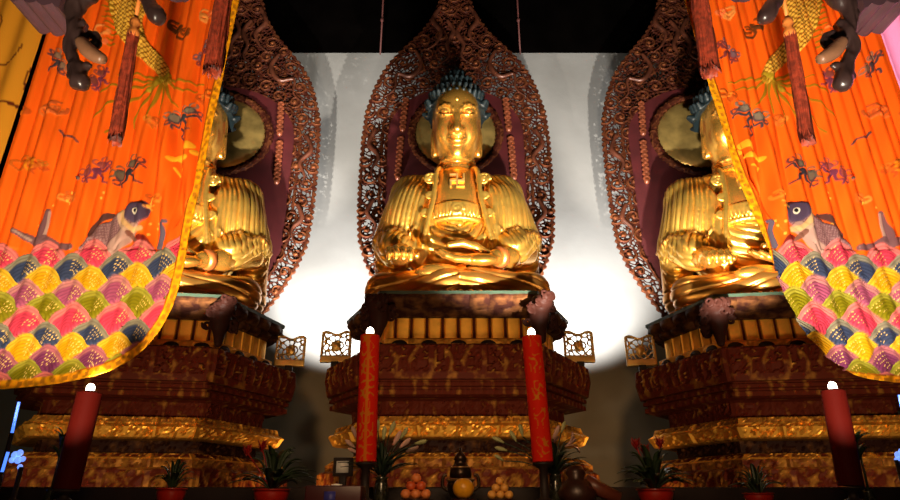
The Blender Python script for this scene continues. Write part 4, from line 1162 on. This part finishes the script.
POMELO = material('pomelo_skin', srgb(226, 156, 26), .35, 0, noise=.25, bump=.12, bscale=50)
pxm = AL*1.079/F
def plate(u, wpx, label):
    x = px(u, 494, AL); h = pz(499, AL) - TZ
    e = empty('offering_stand', (x, AL, TZ), label, 'stand'); w = wpx*pxm/2
    part('stem', *lathe([(w*.7, 0), (w*.6, .008), (w*.2, .014), (w*.2, max(.02, h - .012))], 24), DARK_WOOD, e)
    part('dish', *lathe([(w*.3, max(.016, h - .014)), (w, h - .004), (w*1.02, h)], 28), REDC, e)
    return x, TZ + h
def pyramid(u, r, mats, nm, label_fmt, cat, grp, wide):
    x, z = plate(u, wide, 'small dark offering stand under the %s' % grp)
    k = 0; d = 2*r
    lay = [[(-1, -.58), (0, -.58), (1, -.58), (-.5, .29), (.5, .29), (0, 1.16)], [(-.5, -.29), (.5, -.29), (0, .58)], [(0, 0)]]
    names = (['front left at the bottom', 'front middle at the bottom', 'front right at the bottom', 'back left at the bottom', 'back right at the bottom', 'rearmost at the bottom'],
             ['left in the middle', 'right in the middle', 'rear in the middle'], ['topmost'])
    for l in range(3):
        for j, (a, b) in enumerate(lay[l]):
            fruit((x + a*d*1.0, AL + b*d*1.0, z + l*d*.74), r, mats[l], nm, label_fmt % names[l][j], cat, grp); k += 1
pyramid(416, 4.3*pxm, [PEACHC, ORANGE, PEACHC], 'orange', 'small orange, %s in the fruit pyramid left of the pomelo', 'fruit', 'red-orange fruit pyramid', 26)
pyramid(500, 3.7*pxm, [CREAM, CREAM, CREAM], 'apricot', 'pale apricot, %s in the pyramid right of the pomelo', 'fruit', 'pale apricot pyramid', 22)
x, z = plate(463.5, 22, 'small dark offering stand under the pomelo')
fruit((x, AL, z), 9.2*pxm, POMELO, 'pomelo', 'large glossy yellow pomelo in the middle of the altar, below the incense burner', 'fruit')

# ---- incense burner behind the pomelo
BRONZE = material('dark_bronze', (.06, .035, .02), .35, .8, noise=.4, nscale=8); RIMG = material('bronze_rim', (.55, .32, .13), .35, .85, noise=.3)
bx, by = px(460.5, 470, 3.55), 3.55; q = 3.55*1.06/F; zb = TZ
e = empty('incense_burner', (bx, by, zb), 'dark bronze lidded incense burner with pale rim behind the pomelo', 'incense burner')
zr = pz(481, by) - zb
part('bowl', *lathe([(7*q, .02), (11*q, zr*.5), (12*q, zr*.8), (11*q, zr)], 28), BRONZE, e)
part('rim', *lathe([(11*q, zr - .004), (12.4*q, zr), (12.4*q, zr + 1.6*q), (10.5*q, zr + 2*q)], 28), RIMG, e)
part('lid', *lathe([(9.5*q, zr + 2*q), (9.8*q, zr + 7*q), (8.5*q, zr + 11*q), (6*q, zr + 14*q), (5*q, zr + 17*q), (6.2*q, zr + 18*q), (4*q, zr + 22*q), (1.2*q, zr + 25*q), (1*q, zr + 28*q)], 24), BRONZE, e)
part('lid_band', *lathe([(8.2*q, zr + 10.5*q), (9.3*q, zr + 11*q), (8.4*q, zr + 12*q)], 24), RIMG, e)
for k in range(3):
    a = PI/2 + k*2*PI/3; part('foot', *tube([(6*q*math.cos(a), 6*q*math.sin(a), .03), (8*q*math.cos(a), 8*q*math.sin(a), 0.004)], [.014, .01], 8), BRONZE, e)
for s_ in (-1, 1): part('handle', *tube(spline([(s_*11*q, 0, zr*.6), (s_*16*q, 0, zr*.8), (s_*15*q, 0, zr + 4*q), (s_*12*q, 0, zr + 5*q)], 5), .009, 8), BRONZE, e)

# ---- lilies in vases
GLASSY = material('speckled_vase', (.05, .05, .03), .2, .3, noise=.8, nscale=40, spec=.7)
LEAF = material('dark_leaf', (.012, .028, .010), .5, 0, noise=.5, nscale=8)
LEAF2 = material('grass_leaf', (.02, .04, .012), .45, 0, noise=.5, nscale=8)
BUDG = material('green_bud', (.46, .47, .20), .55, 0, noise=.25, nscale=10); BUDP = material('pink_bud', (.66, .40, .32), .55, 0, noise=.25, nscale=10)
def blade(p0, p1, p2, w, n=8, fold=.25):
    """a curved leaf with a keel, two-sided thickness"""
    p0, p1, p2 = Vector(p0), Vector(p1), Vector(p2); V, Fc = [], []
    for i in range(n + 1):
        t = i/n; c = p0*(1-t)**2 + p1*2*t*(1-t) + p2*t*t; d = ((p1-p0)*(1-t) + (p2-p1)*t).normalized()
        s = d.cross(Vector((0, 0, 1)));
        if s.length < 1e-3: s = Vector((1, 0, 0))
        s.normalize(); nn = s.cross(d).normalized(); ww = w*(math.sin(PI*min(1, .12 + .88*t))**.7)*(1 if t < 1 else .05) + .0006
        V += [tuple(c - s*ww + nn*ww*fold), tuple(c - nn*.0012), tuple(c + s*ww + nn*ww*fold), tuple(c + nn*.0022)]
    for i in range(n):
        a, b = 4*i, 4*i + 4
        for k in range(4): Fc.append((a+k, a+(k+1) % 4, b+(k+1) % 4, b+k))
    Fc += [(3, 2, 1, 0), (4*n, 4*n+1, 4*n+2, 4*n+3)]
    return V, Fc
def bud_mesh(p, d, L, r):
    d = Vector(d).normalized(); R3 = Vector((0, 0, 1)).rotation_difference(d).to_matrix(); V, Fc = [], []; n = 12
    prof = [(.25, 0), (.55, .15), (.85, .4), (1., .62), (.8, .82), (.4, .95), (.05, 1.)]
    for rr, z in prof:
        for k in range(n):
            a = 2*PI*k/n; g = 1 + .13*math.cos(3*a); V.append(tuple(R3 @ Vector((rr*r*g*math.cos(a), rr*r*g*math.sin(a), z*L)) + Vector(p)))
    for i in range(len(prof)-1):
        for k in range(n): Fc.append((i*n+k, i*n+(k+1) % n, (i+1)*n+(k+1) % n, (i+1)*n+k))
    Fc += [tuple(range(n))[::-1], tuple(range((len(prof)-1)*n, len(prof)*n))]
    return V, Fc
def open_lily(p, d, L):
    d = Vector(d).normalized(); s = d.orthogonal().normalized(); w = d.cross(s); ms = []
    for k in range(6):
        a = 2*PI*k/6; o = s*math.cos(a) + w*math.sin(a); p = Vector(p)
        ms.append(blade(p, p + d*L*.7 + o*L*.12, p + d*L*.8 + o*L*.75, L*.16, 7, .1))
    return join(*ms)
def lilies(uv, vv, Y, buds, label, seed, vs):
    x = px(uv, 492, Y); r = random.Random(seed)
    e = empty('lily_vase', (x, Y, TZ), label, 'flower vase'); top = pz(vs, Y) - TZ
    part('vase', *lathe([(.032, 0), (.036, .01), (.042, top*.4), (.034, top*.75), (.030, top*.92), (.040, top)], 24), GLASSY, e, label='narrow dark speckled vase')
    root = Vector((0, 0, top - .02))
    leaves = []
    for k in range(46):
        a = r.random()*6.28; h = .04 + r.random()*.20; sp = .06 + r.random()*.16
        b = root + Vector((math.cos(a)*.02, math.sin(a)*.02, h*.4)); t = root + Vector((math.cos(a)*sp*1.1, math.sin(a)*sp*.6, h*.7 + .03))
        leaves.append(blade(b, (b + t)/2 + Vector((0, 0, .04)), t, .016, 6))
    stems = []
    for (u, v, ln, an, kind) in buds:
        p = Vector(at(u, v, Y + (r.random()-.5)*.16)) - Vector((x, Y, TZ)); d = Vector((math.cos(an), -.2 + .3*r.random(), math.sin(an)))
        L = ln*Y*1.05/F; b0 = p - d.normalized()*L*.5
        stems.append(tube(spline([root, root*.5 + b0*.5 + Vector((0, 0, .03)), b0], 5), .0035, 6))
        if kind == 'o': part('open_lily', *open_lily(b0, d, L), BUDP, e, label='open pale pink lily')
        else: part('lily_bud', *bud_mesh(b0, d, L, L*.17), BUDG if kind == 'g' else BUDP, e, label='greenish bud' if kind == 'g' else 'pinkish bud')
    part('foliage', *join(*leaves, *stems), LEAF, e)
    return e
lilies(381, 470, AL + .22, [(384, 433, 13, 1.5, 'g'), (392, 428, 14, 1.2, 'g'), (397, 438, 15, 1.1, 'p'), (404, 433, 12, 1.0, 'g'), (405, 443, 13, .7, 'p'), (412, 449, 13, .35, 'p'), (421, 442, 12, .25, 'g'), (354, 432, 12, 2.0, 'p'), (350, 444, 12, 2.5, 'p'), (353, 451, 11, 2.7, 'p'), (378, 425, 10, 1.6, 'g')],
       'vase of pale lily buds behind the tall candle on the left', 4, 477)
lilies(556, 470, AL + .22, [(498, 440, 12, 2.7, 'g'), (501, 449, 12, 2.9, 'g'), (499, 458, 10, 2.6, 'g'), (513, 436, 12, 2.1, 'g'), (521, 430, 12, 1.8, 'g'), (556, 432, 13, 1.1, 'p'), (563, 427, 11, 1.2, 'g'), (572, 444, 14, .3, 'o'), (555, 440, 10, .8, 'p')],
       'vase of lily buds and one open pink lily behind the tall candle on the right', 9, 474)

# ---- potted plants
POTR = material('red_pot_glaze', srgb(150, 26, 10), .28, 0, noise=.2, spec=.6)
SOIL = material('soil', (.02, .014, .01), .9)
FLR = material('red_bract', srgb(150, 20, 12), .5, 0, noise=.3)
def pot(e, r, h):
    p = part('pot', *lathe([(r*.7, 0), (r*.9, h*.35), (r, h*.75), (r*.96, h*.9), (r*1.08, h*.92), (r*1.08, h), (r*.9, h)], 28), POTR, e)
    part('soil', *lathe([(r*.9, h - .012), (r*.5, h - .006)], 20), SOIL, e)
def spiky(u, vp, Y, wpx, label, seed, vt, n=34, droop=.3, flowers=(), rpot=14):
    r = random.Random(seed); x = px(u, vp, Y); q = Y*1.075/F; h = max(.05, pz(vp, Y) - TZ)
    e = empty('potted_plant', (x, Y, TZ), label, 'potted plant'); pot(e, rpot*q, h)
    top = pz(vt, Y) - TZ; H_ = top - h; ms = []
    for k in range(n):
        a = r.random()*6.28; el = (.25 + .75*r.random()); R_ = wpx*q*(1.05 - .75*el)*(.8 + .4*r.random())
        t = Vector((math.cos(a)*R_, math.sin(a)*R_*.7, h + H_*el*(1 - droop*(1-el)*1.5))); b = Vector((math.cos(a)*.012, math.sin(a)*.012, h - .008))
        m = Vector((t.x*.45, t.y*.45, h + (t.z - h)*.75 + H_*.28)); ms.append(blade(b, m, t, wpx*q*.055 + .003, 9))
    part('foliage', *join(*ms), LEAF2, e)
    for (fu, fv) in flowers:
        p = Vector(at(fu, fv, Y)) - Vector((x, Y, TZ)); fl = []
        for k in range(14):
            a = k*2.4; t = p + Vector((math.cos(a)*.024, math.sin(a)*.024, .010 + .0028*k)); fl.append(blade(p - Vector((0, 0, .02 - .002*k)), (p + t)/2 + Vector((math.cos(a)*.012, math.sin(a)*.012, 0)), t, .007, 5))
        fl.append(tube([(0, 0, h - .01), tuple(p*.6 + Vector((0, 0, h*.4))), tuple(p)], .004, 6))
        part('red_flower', *join(*fl), FLR, e)
    return e
spiky(172, 488, AL - .1, 26, 'small red pot with a low spiky plant in front of the left throne', 3, 459, 30, rpot=12)
spiky(272, 489, AL, 52, 'large red pot with arching grassy leaves and red flowers between left and middle thrones', 5, 446, 46, .55, [(262, 448), (247, 452)], rpot=15)
spiky(655, 489, AL, 52, 'large red pot with arching grassy leaves and red bromeliad flowers between middle and right thrones', 7, 446, 46, .55, [(660, 445), (636, 446), (645, 452)], rpot=15)
spiky(758, 493, AL - .1, 27, 'small red pot with a low spiky plant in front of the right throne', 8, 462, 30, rpot=12)

# ---- leafy stems by the outer candles
def stem_plant(u, v0, v1, Y, label, seed, wpx):
    r = random.Random(seed); x = px(u, v0, Y); q = Y*1.05/F; e = empty('leafy_stem', (x, Y, TZ), label, 'plant'); top = pz(v1, Y) - TZ
    part('small_vase', *lathe([(.022, 0), (.03, .02), (.02, .06), (.024, .075)], 18), GLASSY, e)
    st = [tube([(0, 0, .03), (.004, 0, top*.5), (0, 0, top*.97)], [.007, .006, .004], 8)]
    for k in range(12):
        a = r.random()*6.28; z = top*(.62 + .36*r.random()); t = Vector((math.cos(a)*wpx*q, math.sin(a)*wpx*q, z + .05)); st.append(blade((0, 0, z), (t.x*.4, t.y*.4, z + .05), t, .012, 6))
    part('foliage', *join(*st), LEAF2, e)
stem_plant(51, 490, 433, AL + .1, 'thin leafy green stem left of the dark candle on the far left', 3, 9)
stem_plant(868, 490, 438, AL + .1, 'thin leafy green stem right of the dark candle on the far right', 4, 12)

# ---- small things left and right of the middle
CARD = material('pale_card', (.85, .85, .8), .6, 0, noise=.15); 
cx, cyy = px(343, 470, 3.7), 3.7; q = 3.7*1.05/F
e = empty('picture_frame', (cx, cyy, TZ), 'small pale framed card standing left of the lily vase', 'frame'); zc_ = pz(467, cyy) - TZ
part('frame', *bevel_box(-9*q, 9*q, -.008, .012, zc_ - 8*q, zc_ + 8*q, .004), DARK_WOOD, e)
part('card', *box(-6*q, 5*q, -.0095, -.0085, zc_ - 5*q, zc_ + 5*q), CARD, e)
part('stand', *bevel_box(-3*q, 3*q, -.006, .03, 0, zc_ - 7*q, .003), DARK_WOOD, e)
DON = material('donation_red', srgb(60, 8, 14), .4, 0, noise=.2)
e = empty('offering_box', (px(336, 495, AL - .22), AL - .22, TZ), 'dark red offering box below the small framed card', 'box'); q = AL*1.08/F; hb = pz(487, AL) - TZ
part('box_body', *bevel_box(-22*q, 22*q, -.08, .08, 0, hb, .006), DON, e)
part('lid_knob', *lathe([(4*q, hb), (4.5*q, hb + 1.2*q), (1*q, hb + 1.6*q)], 14), CARD, e)
part('sticker', *box(-7*q, 2*q, -.0815, -.0805, .004, hb*.7), material('blue_sticker', srgb(50, 50, 130), .5), e)
# carved dark red vessel with a lying handle, right of the right vase
e = empty('carved_vessel', (px(577, 492, AL + .05), AL + .05, TZ), 'dark red carved vessel with a slanting spout right of the lily vase', 'vessel'); q = AL*1.08/F
part('body', *lathe([(14*q, 0), (17*q, 10*q), (12*q, 19*q), (7*q, 22*q), (9*q, 26*q), (6*q, 32*q)], 24), material('vessel_brown', (.045, .014, .008), .4, .2, noise=.5, nscale=14), e)
part('spout', *tube([(8*q, 0, 20*q), (18*q, 0, 14*q), (36*q, 0, 5*q)], [6*q, 6.5*q, 6*q], 14), material('vessel_red', (.16, .035, .015), .4, 0, noise=.5, nscale=12), e)

# ---- blue light sticks and crystal lamp at the far left, glimpses at the far right
BLUE = material('blue_light', (.3, .5, 1), .4, 0, emit=(.06, .20, 1), estr=1.7); BLUEW = material('blue_white_light', (.6, .7, 1), .3, 0, emit=(.14, .32, 1), estr=1.1)
def light_stick(u0, v0, u1, v1, Y, label):
    a, b = np.array(at(u0, v0, Y)), np.array(at(u1, v1, Y)); base = np.array([b[0], Y, TZ]); 
    e = empty('light_stick', tuple(base), label, 'lamp')
    part('tube', *tube([tuple(a - base), tuple(b - base)], .0075, 10), BLUE, e)
    part('holder', *tube([tuple(b - base), (0, 0, 0.0)], [.012, .014], 10), DARK_WOOD, e)
light_stick(19, 402, 12, 433, AL + .2, 'thin glowing blue light stick at the far left, upper one')
light_stick(8, 452, 2, 472, AL + .05, 'short glowing blue light stick at the far left edge, lower one')
def crystal_lamp(pts, Y, label, ub):
    x = px(ub, 480, Y); e = empty('crystal_lamp', (x, Y, TZ), label, 'lamp')
    zt = min(pz(v, Y) for u, v, r in pts) - TZ
    part('base', *lathe([(.04, 0), (.04, .015), (.012, .03), (.012, zt)], 18), DARK_WOOD, e)
    for (u, v, r) in pts:
        c = Vector(at(u, v, Y)) - Vector((x, Y, TZ)); part('crystal', *ellipsoid_mesh(tuple(c), (r*Y/F, r*Y/F, r*1.1*Y/F), 8, 5), BLUEW, e, smooth=False)
crystal_lamp([(15, 455, 3.2), (20, 453, 3.0), (12, 460, 2.6), (18, 460, 3.2), (23, 459, 2.4), (20, 467, 2.4)], AL + .12, 'cluster of glowing blue white crystals at the far left', 18)
crystal_lamp([(898, 455, 3), (902, 452, 3.2), (897, 460, 2.4), (905, 459, 3)], AL + .12, 'glowing blue white crystals cut by the far right edge', 902)
light_stick(899, 395, 903, 412, AL + .2, 'glowing blue light stick at the far right edge')
def spot(name, loc, tgt, power, cone, blend=.6, col=(1, .86, .66), r=.06):
    l = bpy.data.lights.new(name, 'SPOT'); l.energy = power; l.spot_size = math.radians(cone); l.spot_blend = blend; l.color = col; l.shadow_soft_size = r
    o = bpy.data.objects.new(name, l); COL.objects.link(o); o.location = loc
    o.rotation_euler = (Vector(tgt) - Vector(loc)).to_track_quat('-Z', 'Y').to_euler(); return o
WARM = (1, .91, .77)
spot('floodlight', (1.45, 3.9, 2.0), (-.05, 7.0, 6.0), 5700, 41, .45, WARM)
spot('floodlight', (2.1, 3.9, 2.0), (3.4, 7.0, 5.95), 5700, 41, .45, WARM)
spot('floodlight', (-2.2, 3.9, 2.0), (-3.1, 7.0, 5.95), 5700, 41, .45, WARM)
spot('floodlight', (-.9, 3.9, 2.0), (.1, 7.0, 6.3), 1300, 34, .6, WARM)
spot('wall_fill', (1.97, 7.7, 3.1), (1.97, 9.45, 5.4), 3300, 84, .8, (1, .95, .87))  # added fills, one per throne gap, to brighten the plaster
spot('wall_fill', (-1.72, 7.7, 3.1), (-1.72, 9.45, 5.4), 3300, 84, .8, (1, .95, .87))
for x_ in (1.9, -1.75): spot('low_wall_fill', (x_, 5.4, .9), (x_, 9.45, 2.4), 280, 50, .9, (1, .52, .18), .1)  # added warm fills for the dim lower wall
for x_ in (0, -3.1, 3.4): spot('throne_fill', (x_, 3.95, 1.85), (x_, 6.2, 2.55), 110, 110, .8, (1, .74, .42), .12)  # added fills from below, lifting the gilt throne tiers
spot('banner_fill', (-1.2, .7, .4), (-2.8, 4.0, 4.2), 1750, 56, .5, (1, .84, .62), .2)  # added fill for left banner, low so the table shields the candles
spot('banner_fill', (.6, .7, .4), (2.9, 4.0, 4.2), 2500, 52, .5, (1, .86, .68), .2)  # added fill for the right banner
spot('front_fill', (0, .2, 2.9), (0, 6.0, 2.3), 190, 90, .8, (1, .62, .32), .5)  # added general fill for candles, fruit and throne fronts
w = bpy.data.worlds.new('hall_dimness'); SC.world = w; w.use_nodes = True
w.node_tree.nodes['Background'].inputs[0].default_value = (1, .62, .35, 1); w.node_tree.nodes['Background'].inputs[1].default_value = .02
SC.view_settings.view_transform = 'Standard'; SC.view_settings.look = 'None'; SC.view_settings.gamma = 1
SC.view_settings.use_curve_mapping = False; SC.view_settings.exposure = 0
